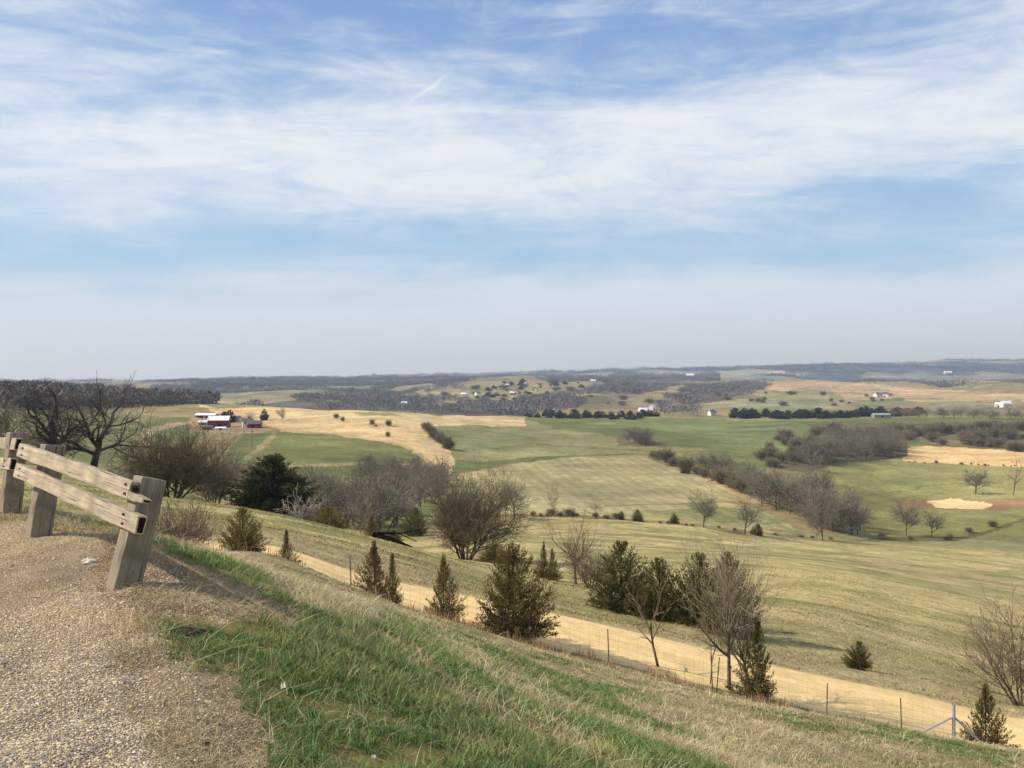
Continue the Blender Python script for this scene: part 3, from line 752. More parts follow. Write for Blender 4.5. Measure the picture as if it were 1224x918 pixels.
DARKB = alb(74, 66, 60)
PT = {}
TAW = alb(126, 119, 103)
PT['oak'] = [tree_meshes('oak', grow(s, 5, [6, 5, 5, 4, 3], [1.05, .62, .58, .55, .5], [68, 52, 50, 46, 42], .045, .34, .42, .03, first=.5, taper=.6, rmin=.0017), 3, DARKB, alb(96, 84, 76), (6, 3)) for s in (11, 29)]
PT['round'] = [tree_meshes('round', grow(s, 4, [9, 7, 7, 6], [.8, .6, .55, .52], [58, 48, 46, 44], .026, .46, .22, .08, first=.35, rmin=.0019), 2, BARK, TWIG) for s in (3, 5, 8)]
PT['slim'] = [tree_meshes('slim', grow(s, 4, [10, 6, 5, 4], [.36, .58, .52, .5], [52, 44, 42, 40], .022, .85, .12, .10, first=.3, taper=.35, rmin=.0022), 2) for s in (13, 17)]
PT['thicket'] = [tree_meshes('thicket', grow(s, 4, [8, 6, 6, 5], [.72, .6, .55, .5], [50, 46, 44, 42], .017, .5, .24, .05, stems=13, first=.2, rmin=.0014), 2, alb(86, 79, 66), alb(120, 108, 86)) for s in (19,)]
PT['shrub'] = [tree_meshes('shrub', grow(s, 3, [7, 6, 5], [.66, .58, .52], [42, 42, 40], .013, .55, .24, .06, stems=11, first=.2, rmin=.0018), 2, alb(100, 90, 76), alb(132, 116, 96)) for s in (23, 27)]
PT['sapling'] = [tree_meshes('sapling', grow(s, 4, [9, 7, 5, 4], [1.0, .62, .56, .5], [56, 44, 40, 38], .024, .40, .2, .12, lean=(-.05, 0), first=.5, taper=.5, rmin=.0013), 2, alb(108, 99, 84), alb(148, 137, 114)) for s in (37, 43)]
PT['leaning'] = [tree_meshes('leaning', grow(s, 3, [5, 4, 4], [.85, .62, .55], [52, 48, 44], .024, .46, .24, .05, lean=(-.35, .05), first=.5, taper=.55, rmin=.0020), 2, alb(106, 90, 76), alb(146, 126, 104)) for s in (53,)]
PT['dead'] = [tree_meshes('dead', grow(s, 3, [6, 4, 3], [.45, .5, .5], [55, 50, 45], .042, .85, .2, .02, lean=(.12, 0), first=.25, taper=.5, rmin=.004), 2, alb(130, 120, 108), alb(130, 120, 108)) for s in (61,)]
PT['fartree'] = [one_mesh('far_tree', grow(s, 3, [9, 8, 7], [.78, .62, .56], [60, 52, 50], .022, .48, .2, .08, first=.22, rmin=.0036), alb(108, 102, 90), TAW) for s in (71, 73, 79)]
PT['farbush'] = [one_mesh('far_bush', grow(s, 2, [9, 8], [.75, .62], [54, 50], .016, .55, .24, .05, stems=10, first=.15, rmin=.007), alb(98, 92, 78), alb(122, 114, 94)) for s in (83, 89)]

def cedar_mesh(seed, nb, nf, prof, c_in, c_out, fl=.045, fw=.005, elev=(25, 62), spread=.035, tip=.35, ragged=.45, lop=.18):
    """evergreen of many upswept plumes: each bough leaves the trunk and tapers to a point"""
    r = np.random.default_rng(seed); V = []; Cl = []
    t = np.sort(.03 + .95 * r.uniform(0, 1, nb) ** 1.12); phi = np.arange(nb) * 2.39996 + r.uniform(-.6, .6, nb)
    for k in range(nb):
        R = .5 * np.interp(t[k], *prof) * r.uniform(1 - ragged, 1.15) * (1 + lop * math.sin(phi[k] + seed)) + .012
        e = math.radians(np.interp(t[k], [0, 1], elev) + r.uniform(-14, 14))
        e = math.atan2(min(R * math.tan(e), max(t[k] - .02, .012)), R)
        out = np.array([math.cos(phi[k]), math.sin(phi[k]), 0]); ax = out * math.cos(e) + np.array([0, 0, 1]) * math.sin(e)
        Lb = R / max(math.cos(e), .2); z0 = max(t[k] - Lb * math.sin(e), .0)
        m = max(8, int(nf * (.35 + R / .5)))
        s = r.uniform(.18, 1.0, m) ** .8
        o = np.array([0, 0, z0]) + ax[None] * (Lb * s)[:, None] + r.normal(0, 1, (m, 3)) * (spread * (.4 + R) * (1.12 - s) + .004)[:, None]
        o[:, 2] = np.maximum(o[:, 2], .004)
        d = ax[None] * r.uniform(.5, 1.1, (m, 1)) + r.normal(0, .34, (m, 3)) + np.array([0, 0, .18]); d /= np.linalg.norm(d, axis=1, keepdims=True)
        L = fl * r.uniform(.55, 1.4, (m, 1)) * (1.1 - .4 * t[k]); W = fw * r.uniform(.7, 1.4, (m, 1))
        sd = np.cross(d, r.normal(0, 1, (m, 3))); sd /= np.linalg.norm(sd, axis=1, keepdims=True)
        mid = o + d * L * .4
        V.append(np.stack([o, mid + sd * W, o + d * L, mid - sd * W], 1))
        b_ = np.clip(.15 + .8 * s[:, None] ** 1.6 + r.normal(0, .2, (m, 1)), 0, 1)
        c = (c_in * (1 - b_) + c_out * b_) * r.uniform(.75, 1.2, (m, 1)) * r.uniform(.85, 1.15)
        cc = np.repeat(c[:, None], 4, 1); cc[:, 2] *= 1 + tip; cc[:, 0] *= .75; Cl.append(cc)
    tz = np.linspace(0, .9, 10)          # the stem
    for a, c in zip(tz[:-1], tz[1:] + .02):
        for ux, uy in ((.014, 0), (0, .014)):
            V.append(np.array([[[-ux, -uy, a], [ux, uy, a], [ux * .8, uy * .8, c], [-ux * .8, -uy * .8, c]]])); Cl.append(np.repeat(np.asarray(c_in)[None, None], 4, 1))
    V = np.concatenate(V); n = len(V); Cl = np.concatenate(Cl).reshape(-1, 3)
    V[..., :2] /= np.percentile(V[..., 0], 98.8) - np.percentile(V[..., 0], 1.2)
    V[..., 2] /= np.percentile(V[..., 2], 99.7)
    return mesh_np('cedar_crown', V.reshape(-1, 3), np.arange(n * 4).reshape(-1, 4), M['needles'], Cl)
def stem_mesh(r0, top, col):
    z = np.linspace(-.02, top, 6); rr = np.random.default_rng(5)
    p = np.stack([rr.normal(0, .008, 6), rr.normal(0, .008, 6), z], 1); p[0, :2] = 0
    rad = np.linspace(r0, r0 * .15, 6)
    c = np.repeat(np.asarray(col)[None], 5, 0)
    V, Fq, cc = tubes(p[:-1], p[1:], rad[:-1], rad[1:], c, c, 6)
    return mesh_np('stem', V, Fq, M['bark'], cc)
CONE = ([0, .06, .22, .45, .7, .88, 1], [.7, .95, 1, .70, .36, .14, .02])
EGG = ([0, .06, .3, .56, .79, .92, 1], [.7, .95, 1, .90, .60, .28, .04])
BROAD = ([0, .1, .3, .5, .7, .86, 1], [.8, 1, .95, .80, .54, .30, .05])
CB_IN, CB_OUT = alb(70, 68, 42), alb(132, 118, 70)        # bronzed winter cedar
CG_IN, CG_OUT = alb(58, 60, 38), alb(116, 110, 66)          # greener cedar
STEM = stem_mesh(.022, .8, alb(96, 80, 66))
CED = {
 'bronze': [cedar_mesh(s, 330, 62, EGG, CB_IN, CB_OUT, .040, .0050) for s in (101, 103)],
 'narrow': [cedar_mesh(s, 210, 52, CONE, CB_IN, CB_OUT, .045, .0060, (30, 68), ragged=.62, lop=.3) for s in (107, 109)],
 'green': [cedar_mesh(s, 300, 58, EGG, CG_IN, CG_OUT, .042, .0055) for s in (113, 127)],
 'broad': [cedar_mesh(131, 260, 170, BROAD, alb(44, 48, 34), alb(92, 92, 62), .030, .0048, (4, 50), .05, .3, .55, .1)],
 'far': [cedar_mesh(s, 64, 14, EGG, alb(50, 54, 42), alb(84, 84, 62), .17, .04, spread=.05, ragged=.3) for s in (137, 139)],
}

def place(kind, which, name, label, cat, px, base, top, y=None, y0=20, y1=3000, w=1.0, rz=None, group=None, lean=0.0, parts=True, sink=.0, wpx=None):
    """a plant standing on the land at bearing px with its foot seen at base; height from the photograph"""
    if y is None: y = reach(px, base, y0, y1)
    p = spot(px, y, 0)
    zt = (CY - top) / F * y + EYE
    h = max(zt - p.z, .3)
    h = min(h, 30)
    rz = random.uniform(0, 6.28) if rz is None else rz
    lib = PT if kind in PT else CED
    me = lib[kind][which % len(lib[kind])]
    wh = wpx / (base - top) if wpx else w
    if wpx: wh *= .9 if kind not in CED else .84
    if isinstance(me, tuple) or (kind in CED and parts):
        e = empty(name, (p.x, p.y, p.z - sink), rz, (h * wh, h * wh, h))
        e.rotation_euler = (0, lean, rz)
        if kind in CED:
            obj('trunk', STEM, e); obj('crown', me, e)
        else:
            obj('trunk', me[0], e); obj('crown', me[1], e)
    else:
        e = obj(name, me, None, (p.x, p.y, p.z - sink)); e.scale = (h * wh, h * wh, h); e.rotation_euler = (0, lean, rz)
    return tag(e, label, cat, group)

# ------------------------------------------------------------------ plants one can point to
place('oak', 0, 'oak_tree', 'dark gnarled bare oak whose trunk rises behind the broken guard rail', 'tree', 110, 548, 468, y=140, wpx=112, rz=.4)
place('oak', 1, 'oak_tree', 'dark twisted bare oak rising over the two middle guard rail posts', 'tree', 60, 540, 468, y=134, wpx=108, rz=2.0)
place('round', 0, 'bare_tree', 'pale grey bare tree at the frame edge above the guard rail', 'tree', 8, 540, 480, y=150, wpx=70)
place('thicket', 0, 'bare_tree', 'brown bushy bare tree on the slope just beyond the end guard rail post', 'tree', 206, 592, 520, y=110, wpx=112, rz=2.4)
place('shrub', 0, 'bare_tree', 'short brown many stemmed bare tree beside the dark evergreen', 'tree', 256, 600, 545, y=120, wpx=62)
place('thicket', 0, 'bare_tree', 'largest rounded many stemmed bare tree standing in the dip beyond the dirt road', 'tree', 556, 668, 576, y=112, wpx=106, rz=1.1)
place('round', 2, 'bare_tree', 'slimmer of the two bare trees standing together on the fence line', 'tree', 604, 617, 573, y=282, wpx=24)
place('round', 0, 'bare_tree', 'wider forked bare tree beside the slim one on the fence line', 'tree', 615, 617, 580, y=276, wpx=42)
place('slim', 0, 'bare_tree', 'lone slim bare tree standing upright before the striped field', 'tree', 662, 617, 580, y=280, wpx=15)
place('slim', 1, 'bare_tree', 'thin small bare tree by the low brush on the fence line', 'tree', 712, 619, 596, y=280, wpx=18)
place('round', 1, 'bare_tree', 'rounded bare tree at the lower corner of the striped field', 'tree', 841, 628, 589, y=284, wpx=34)
place('round', 2, 'bare_tree', 'open crowned bare tree beside the gully wood on the creek line', 'tree', 890, 632, 595, y=286, wpx=34)
place('sapling', 0, 'bare_tree', 'pinkish bare tree standing behind the small paired cedars', 'tree', 688, 684, 618, y=76, wpx=56)
place('leaning', 0, 'bare_tree', 'crooked bare sapling leaning toward the cedars at the wire fence', 'tree', 787, 788, 690, y=33.2, wpx=74, rz=.2)
place('sapling', 1, 'bare_tree', 'largest pale bare tree at the wire fence with a fan of twigs', 'tree', 872, 806, 644, y=32.4, wpx=110, rz=.9)
place('leaning', 0, 'bare_tree', 'twin stemmed bare sapling beside a leaning fence post', 'tree', 849, 802, 742, y=32.6, wpx=28, rz=2.2)
place('sapling', 0, 'bare_tree', 'thin bare sapling bending over the narrow fence side cedar', 'tree', 899, 812, 700, y=32.2, wpx=62, rz=2.6, lean=.25)
place('shrub', 1, 'bare_bush', 'wide bare bush at the frame edge above the pale dirt road', 'bush', 1224, 825, 730, y=42, wpx=124, rz=.6)
place('round', 0, 'bare_tree', 'dark bare tree on the pasture above the sand bar', 'tree', 1166, 592, 562, y0=380, y1=900, w=.95)
place('dead', 0, 'dead_tree', 'tall dead tree with stubby limbs beside the sand bar', 'tree', 1211, 593, 541, y0=380, y1=900, w=.5)
place('round', 1, 'bare_tree', 'larger bare tree standing on the creek flat below the sand bar', 'tree', 1083, 641, 600, y=345, wpx=38)
place('round', 2, 'bare_tree', 'smaller dark bare tree beside the larger one on the creek flat', 'tree', 1113, 642, 608, y=345, wpx=32)
place('round', 0, 'bare_tree', 'reddish brown bare tree at the near end of the gully wood', 'tree', 983, 638, 598, y=292, wpx=30)
place('shrub', 0, 'bare_bush', 'grey twiggy bush beneath the pinkish bare tree', 'bush', 706, 690, 660, y=74, wpx=48)
place('shrub', 1, 'bare_bush', 'low brown brush beside the end guard rail post on the slope', 'bush', 212, 648, 600, y=17, wpx=56, rz=.3)
place('shrub', 0, 'bare_bush', 'dark round bush below the guard rail post on the hillside', 'bush', 226, 640, 622, y=30, wpx=34)

place('broad', 0, 'evergreen_tree', 'big dark evergreen standing on the near hillside crest', 'tree', 326, 612, 545, y=118, wpx=112, rz=.8)
CEDS = [
 ('bronze', 0, 'squat bronze cedar below the grass bank nearest the guard rail', 290, 660, 607, 30, 52),
 ('narrow', 0, 'thin sparse cedar right where the dirt road comes into view', 342, 678, 634, 31, 28),
 ('narrow', 1, 'bronze cedar paired with a smaller one at the road edge', 447, 708, 648, 32.3, 46),
 ('narrow', 0, 'smaller darker cedar of the pair at the road edge', 469, 712, 662, 32.0, 26),
 ('narrow', 1, 'narrow pointed cedar between the cedar pair and the largest roadside cedar', 530, 726, 664, 32.0, 38),
 ('bronze', 1, 'largest bushy bronze cedar on the near edge of the dirt road', 613, 752, 652, 32.2, 84),
 ('green', 0, 'dense dark cedar behind the crooked sapling across the road', 742, 700, 648, 56, 52),
 ('green', 1, 'medium dark cedar between two larger ones across the road', 788, 718, 668, 54, 46),
 ('green', 0, 'dark cedar tucked behind the left twigs of the largest bare fence tree', 836, 726, 662, 53, 52),
 ('green', 1, 'wide dark cedar behind the largest bare fence tree', 870, 744, 662, 50, 58),
 ('narrow', 0, 'ragged narrow cedar among saplings on the fence line', 906, 822, 735, 32.0, 48),
 ('narrow', 1, 'small cedar beside the galvanised fence corner post', 1178, 886, 818, 32.0, 50),
 ('green', 0, 'tiny round cedar alone on the meadow above the road', 1027, 781, 767, 44, 14),
 ('narrow', 1, 'taller of the two slim cedars beside the grey twiggy bush', 650, 686, 648, 78, 18),
 ('narrow', 0, 'shorter slim cedar beside its taller twin near the twiggy bush', 660, 688, 656, 77, 20),
 ('narrow', 1, 'yellowish cedar beside the fallen dark log', 444, 646, 616, 90, 22),
 ('green', 1, 'round dark cedar in front of the fallen log', 471, 652, 634, 90, 26),
 ('bronze', 0, 'brown cedar beside the grey brush pile', 392, 626, 606, 96, 32),
 ('bronze', 1, 'low bronze cedar beneath the largest rounded bare tree', 592, 670, 650, 106, 46),
 ('green', 0, 'small round cedar before the wooded gully', 497, 622, 607, 210, 14),
 ('green', 1, 'twin topped round cedar on the fence line brush', 762, 623, 609, 281, 15),
 ('green', 0, 'dark round cedar on the fence line under the striped field', 806, 625, 614, 283, 12),
 ('green', 1, 'smallest dark cedar on the fence line between bare trees', 743, 620, 611, 281, 8),
 ('green', 0, 'lone dark cedar on the hedgerow beside the striped field', 819, 561, 555, 480, 8),
 ('green', 1, 'small cedar seen at the foot of the hedgerow by the gully', 906, 636, 626, 287, 11),
]
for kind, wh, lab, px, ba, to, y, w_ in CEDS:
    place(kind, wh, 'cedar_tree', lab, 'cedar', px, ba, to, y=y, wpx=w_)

def scatter(kind, name, label, cat, group, pts, y0, y1, n, hpx, w=(.7, 1.0), seed=1, mind=0.0):
    """countable trees of one wood or row: each a thing of its own"""
    r = random.Random(seed); done = []
    poly = None
    x0, x1 = min(p[0] for p in pts), max(p[0] for p in pts); q0, q1 = min(p[1] for p in pts), max(p[1] for p in pts)
    tries = 0
    while len(done) < n and tries < 20000:
        tries += 1
        px = r.uniform(x0, x1); py = r.uniform(q0, q1); c = False
        for i in range(len(pts)):
            a, b_ = pts[i - 1], pts[i]
            if (b_[1] > py) != (a[1] > py) and px < (a[0] - b_[0]) * (py - b_[1]) / (a[1] - b_[1]) + b_[0]: c = not c
        if not c or any(abs(px - d[0]) + abs(py - d[1]) * 2 < mind for d in done): continue
        done.append((px, py))
        h = r.uniform(*hpx)
        place(kind, r.randrange(9), name, label, cat, px, py, py - h, y0=y0, y1=y1, w=r.uniform(*w), rz=r.uniform(0, 6.28), group=group, parts=False)
def row(kind, name, label, cat, group, line, n, y0, y1, hpx, w=(.8, 1.2), seed=1, jit=1.5):
    r = random.Random(seed)
    L = [math.dist(line[i], line[i + 1]) for i in range(len(line) - 1)]; T = sum(L)
    for k in range(n):
        s = min(max((k + r.uniform(-.7, 1.7)) / n, 0.0), .999) * T; i = 0
        while i < len(L) - 1 and s > L[i]: s -= L[i]; i += 1
        t = s / L[i]; px = line[i][0] + (line[i + 1][0] - line[i][0]) * t; py = line[i][1] + (line[i + 1][1] - line[i][1]) * t + r.uniform(-jit, jit)
        place(kind, r.randrange(9), name, label, cat, px, py, py - (hpx[0] + (hpx[1] - hpx[0]) * r.random() ** 1.6 * r.uniform(.7, 1.35)), y0=y0, y1=y1, w=r.uniform(*w), rz=r.uniform(0, 6.28), group=group, parts=False)

# the wooded gully between the evergreen and the largest rounded bare tree
def gully(n, x0, x1, ya, yb, h, label, group, seed):
    r = random.Random(seed)
    for k in range(n):
        px = r.uniform(x0, x1); y = r.uniform(ya, yb); p = spot(px, y); hh = r.uniform(*h)
        e = obj('bare_tree', PT['fartree'][r.randrange(3)], None, (p.x, p.y, p.z)); s = r.uniform(.75, 1.15)
        e.scale = (hh * s, hh * s, hh); e.rotation_euler = (0, 0, r.uniform(0, 6.28)); tag(e, label, 'tree', group)
gully(36, 362, 478, 200, 280, (9, 12), 'grey brown bare tree crowded in the gully beside the dark evergreen', 'bare trees in the gully beside the evergreen', 1)
gully(22, 228, 362, 225, 300, (7, 10), 'hazy grey bare tree in the hollow behind the dark evergreen', 'bare trees in the hollow behind the evergreen', 2)
gully(18, 425, 505, 320, 400, (8, 11), 'pale grey bare tree below the green hillside field', 'bare trees below the green hillside field', 3)
gully(18, 490, 536, 280, 400, (9, 12), 'bare tree in the row running up to the tan field corner', 'bare trees running up to the tan field corner', 4)
scatter('fartree', 'bare_tree', 'bare tree in the gully wood between striped field and creek', 'tree', 'bare trees of the gully wood by the creek',
        [(905,606),(930,598),(960,602),(1000,614),(1036,640),(1022,645),(985,634),(950,620),(910,612)], 270, 520, 40, (30, 46), (.7, 1.0), 5)
scatter('fartree', 'bare_tree', 'bare tree in the dense wood beside the small tan field', 'tree', 'bare trees of the wood beside the small tan field',
        [(955,560),(965,546),(1000,530),(1083,536),(1083,549),(1010,552),(975,563)], 420, 900, 64, (19, 28), (.8, 1.2), 6)
scatter('fartree', 'bare_tree', 'bare tree in the round clump amid the green valley field', 'tree', 'bare trees in the clump amid the green valley field',
        [(742,531),(758,524),(785,529),(782,533),(755,534)], 440, 900, 12, (12, 19), (.9, 1.3), 7)
row('farbush', 'bare_bush', 'grey bush in the hedgerow along the striped field', 'bush', 'hedgerow bushes along the striped field',
    [(780,547),(800,556),(830,567),(860,577),(890,592)], 22, 400, 700, (9, 19), (.9, 1.4), 8)
row('fartree', 'bare_tree', 'bare tree in the draw beyond the striped field hedgerow', 'tree', 'bare trees in the draw beyond the hedgerow',
    [(835,560),(870,570),(905,580),(925,588)], 18, 400, 700, (15, 25), (.8, 1.2), 9, 5)
row('farbush', 'bare_bush', 'dark bush in the row between tan field and green slope', 'bush', 'bushes between tan field and green slope',
    [(508,513),(516,522),(528,530),(540,541)], 12, 420, 1000, (9, 17), (.9, 1.4), 10)
row('farbush', 'bare_bush', 'low brown brush on the fence line under the striped field', 'bush', 'low brush on the fence line',
    [(634,617),(690,618),(738,621)], 12, 270, 300, (4, 9), (1.2, 2.0), 11, .5)
row('farbush', 'bare_bush', 'low dark brush along the creek line', 'bush', 'low brush along the creek line',
    [(760,624),(830,629),(900,638),(1000,646)], 14, 270, 300, (3, 6), (1.2, 2.2), 12, .5)
row('farbush', 'bare_bush', 'small bush dotted along the tan hilltop field', 'bush', 'bushes on the tan hilltop field',
    [(402,500),(411,508),(443,509),(466,507),(455,522),(478,525)], 8, 420, 1100, (4, 9), (.8, 1.2), 13, 3)
scatter('farbush', 'bare_bush', 'scrubby bush on the rough ground above the small tan field', 'bush', 'scrub bushes above the small tan field',
        [(1000,524),(1080,512),(1224,512),(1224,541),(1110,531),(1085,527)], 420, 1200, 75, (6, 13), (1.1, 2.0), 14)
scatter('farbush', 'bare_bush', 'scrubby bush on the green slope behind the dense wood', 'bush', 'scrub bushes behind the dense wood',
        [(905,545),(935,520),(1000,515),(1000,528),(950,552),(920,562)], 420, 1200, 30, (6, 14), (1.1, 1.9), 15)
row('farbush', 'bare_bush', 'tiny dark bush on the fence below the small tan field', 'bush', 'bushes on the fence below the small tan field',
    [(1085,553),(1224,559)], 14, 420, 900, (2, 4), (1.0, 1.6), 16, .4)
row('farbush', 'bare_bush', 'dark bush along the wet hollow under the pasture', 'bush', 'bushes along the wet hollow',
    [(1045,645),(1140,646),(1170,634),(1200,628)], 10, 300, 420, (4, 8), (1.2, 1.8), 17, .8)
# dark cedars along the far side of the valley floor
row('far', 'cedar_tree', 'dark cedar in the row beside the far white houses', 'cedar', 'dark cedars beside the far white houses',
    [(630,497),(680,498),(740,499),(785,499)], 46, 1000, 1800, (4, 9), (1.0, 1.7), 18, 2.5)
row('far', 'cedar_tree', 'dark cedar in the long solid row under the far tan hill', 'cedar', 'dark cedars of the long row under the tan hill',
    [(872,499),(940,500),(1000,499),(1060,497),(1100,495)], 70, 1000, 1800, (6, 11), (1.1, 1.9), 19, 1.4)
row('fartree', 'bare_tree', 'bare tree in the far row running on to the white farmhouse', 'tree', 'bare trees running on to the far white farmhouse',
    [(1060,498),(1130,499),(1180,500),(1224,501)], 26, 1000, 1800, (9, 14), (1.0, 1.6), 20, 1.2)
scatter('far', 'cedar_tree', 'small cedar dotted over the far pale hill', 'cedar', 'small cedars dotted over the far pale hill',
        [(560,478),(590,458),(650,455),(700,460),(690,470),(640,482)], 1500, 4200, 44, (2.5, 5), (1.2, 2.0), 21)

scatter('farbush', 'bare_bush', 'bare grey bush dotted over the far hill pastures', 'bush', 'bare bushes over the far hill pastures',
        [(500,478),(560,462),(700,458),(800,462),(900,470),(1010,470),(1100,474),(1000,486),(800,486),(600,488)], 1400, 4200, 70, (2.5, 6), (1.2, 2.6), 22)

# ------------------------------------------------------------------ woods that read as one mass
def woodland(name, label, polys, spacing, hgt, cols, seed, tri=9, wmul=1.0, fine=1.0, far_=False):
    r = np.random.default_rng(seed); VV = []; CC = []
    for pts, y0, y1 in polys:
        p = pts if y0 is None else poly_land(pts, y0, y1)
        l0, l1 = p[:, 1].min(), p[:, 1].max(); a0, a1 = p[:, 0].min(), p[:, 0].max()
        area = (a1 - a0) / F * (math.exp(2 * l1) - math.exp(2 * l0)) / 2
        n = int(min(area / spacing**2, 60000))
        uu = r.random(n); L = .5 * np.log(math.exp(2 * l0) + uu * (math.exp(2 * l1) - math.exp(2 * l0)))
        X = r.uniform(a0, a1, n)
        k = inside(p, X, L)
        if y0 and y1 > 1300 and not far_: k &= fbm((X - CX) / F * np.exp(L) / 130, np.exp(L) / 240, 3, 411) < .585
        if far_: k &= farhole((X - CX) / F * np.exp(L), np.exp(L)) < .575
        X, L = X[k], L[k]
        if len(X) == 0: continue
        y = np.exp(L); x = (X - CX) / F * y; z = ground(x, y)
        n = len(x); h = hgt * r.uniform(.65, 1.25, n)
        base = np.stack([x, y, z], 1)
        wcol = np.asarray(cols[0])[None] + (np.asarray(cols[1]) - np.asarray(cols[0]))[None] * r.random((n, 1))
        for t in range(tri):
            ph = r.uniform(0, 6.28, n); q = np.sqrt(r.random(n)); zz = r.uniform(.2, .85, n)
            rad = spacing * .75 * wmul * np.sqrt(np.clip(1 - ((zz - .45) / .55) ** 2, .05, 1)) * q
            c0 = base + np.stack([np.cos(ph) * rad, np.sin(ph) * rad, h * zz], 1)
            s = h[:, None] * r.uniform(.10, .26, (n, 1)) * fine
            d = r.normal(0, 1, (n, 3)); d[:, 2] = np.abs(d[:, 2]) + .5; d /= np.linalg.norm(d, axis=1, keepdims=True)
            e = np.cross(d, r.normal(0, 1, (n, 3))); e /= np.linalg.norm(e, axis=1, keepdims=True)
            VV.append(np.stack([c0 - d * s * .9 - e * s * .25, c0 - d * s * .9 + e * s * .25, c0 + d * s + e * s * .45 , c0 + d * s - e * s * .45], 1))
            CC.append(np.repeat((wcol * r.uniform(.7, 1.3, (n, 1)))[:, None], 4, 1))
        e = np.stack([np.cos(ph), np.sin(ph), 0 * ph], 1) * (h * .035)[:, None]; up = np.stack([0 * h, 0 * h, h * .7], 1)
        VV.append(np.stack([base - e, base + e, base + e * .5 + up, base - e * .5 + up], 1)); CC.append(np.repeat((wcol * .75)[:, None], 4, 1))
    V = np.concatenate(VV).reshape(-1, 3); Cc = np.concatenate(CC).reshape(-1, 3)
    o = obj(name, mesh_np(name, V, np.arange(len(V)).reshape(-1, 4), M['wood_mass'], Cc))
    return tag(o, label, 'woodland', kind='stuff')
WC = (alb(94, 86, 78), alb(128, 117, 104))
woodland('ridge_woodland', 'bare grey wood along the near ridge behind the gnarled oaks',
    [([(-400,494),(0,492),(60,491),(130,489),(190,486),(240,483),(262,482),(215,472),(150,462),(60,462),(-400,462)], 560, 1250)], 8.0, 15.5, WC, 1, 46, .95, .5)
def patches(n, y0, y1, seed):
    r = random.Random(seed); out = []
    for k in range(n):
        px = r.uniform(-60, 1290); y = math.exp(r.uniform(math.log(y0), math.log(y1))); rx = r.uniform(60, 260); ry = r.uniform(60, 200)
        pts = []
        for a in range(14):
            t = a / 14 * 6.283; q = r.uniform(.6, 1.15)
            yy = y + math.sin(t) * ry * q; xx = (px - CX) / F * y + math.cos(t) * rx * q
            pts.append((CX + xx / yy * F, math.log(yy)))
        out.append((np.array(pts), None, None))
    return out
woodland('valley_woodland', 'purple grey woods filling the valleys beyond the tan hilltop field',
    [([(270,489),(330,478),(430,466),(470,463),(520,470),(560,478),(600,488),(625,497),(540,494),(400,490)], 1250, 3600),
     ([(440,466),(500,458),(560,455),(560,462),(500,472)], 1800, 4300), ([(180,476),(300,471),(440,463),(560,456),(560,449),(400,451),(180,463)], 2400, 6500), ([(640,452),(760,448),(860,447),(860,456),(740,458),(660,456)], 3000, 6500),
     ([(795,476),(830,462),(920,458),(905,468),(860,481),(820,486)], 1400, 4200), ([(705,463),(780,455),(800,463),(765,472),(700,471)], 1400, 4500),
     ([(620,478),(650,473),(700,478),(692,490),(640,492),(620,486)], 1250, 3500), ([(785,484),(830,482),(835,498),(790,498)], 1200, 3000),
     ([(640,486),(600,484),(560,486),(600,498),(640,500)], 1200, 3000), ([(880,457),(925,457),(920,464),(885,464)], 1800, 5000)] + patches(18, 1600, 4200, 5), 11.0, 11.0, (alb(102, 99, 98), alb(134, 130, 126)), 2, 18, 1.0, .6)  # greyer than the near wood: a little haze put into the colour
woodland('hill_woodland', 'hazy blue grey woods covering the distant ridges on the skyline',
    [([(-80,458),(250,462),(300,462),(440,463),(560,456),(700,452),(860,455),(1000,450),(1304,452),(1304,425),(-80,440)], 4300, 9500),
     ([(1030,459),(1224,459),(1304,459),(1304,469),(1224,468),(1100,462)], 2400, 6500)], 34.0, 16.0, (alb(80, 83, 92), alb(108, 110, 118)), 3, 6, far_=True)  # blue tint puts haze into the wood colour, besides the volume
# ------------------------------------------------------------------ timber guard rail at the edge of the gravel
import bmesh
M['rail_wood'] = timber_material('rail_timber', alb(150, 138, 116), alb(200, 186, 156), alb(122, 112, 94))
M['post_wood'] = timber_material('post_timber', alb(118, 109, 92), alb(164, 153, 130), alb(96, 92, 78))
M['rot'] = paint_material('rot_and_end_grain', alb(44, 34, 26), .95, .05, 40, .6)
M['rust'] = paint_material('rusty_steel', alb(66, 50, 40), .8, .3, 30, .4)
M['tpost'] = paint_material('dark_fence_steel', alb(104, 92, 80), .7, .3, 30, .4)
M['galv'] = paint_material('galvanised_steel', alb(170, 174, 178), .45, .5, 20, .2)
M['wire'] = paint_material('fence_wire', alb(130, 122, 112), .6, .4, 5, .2)

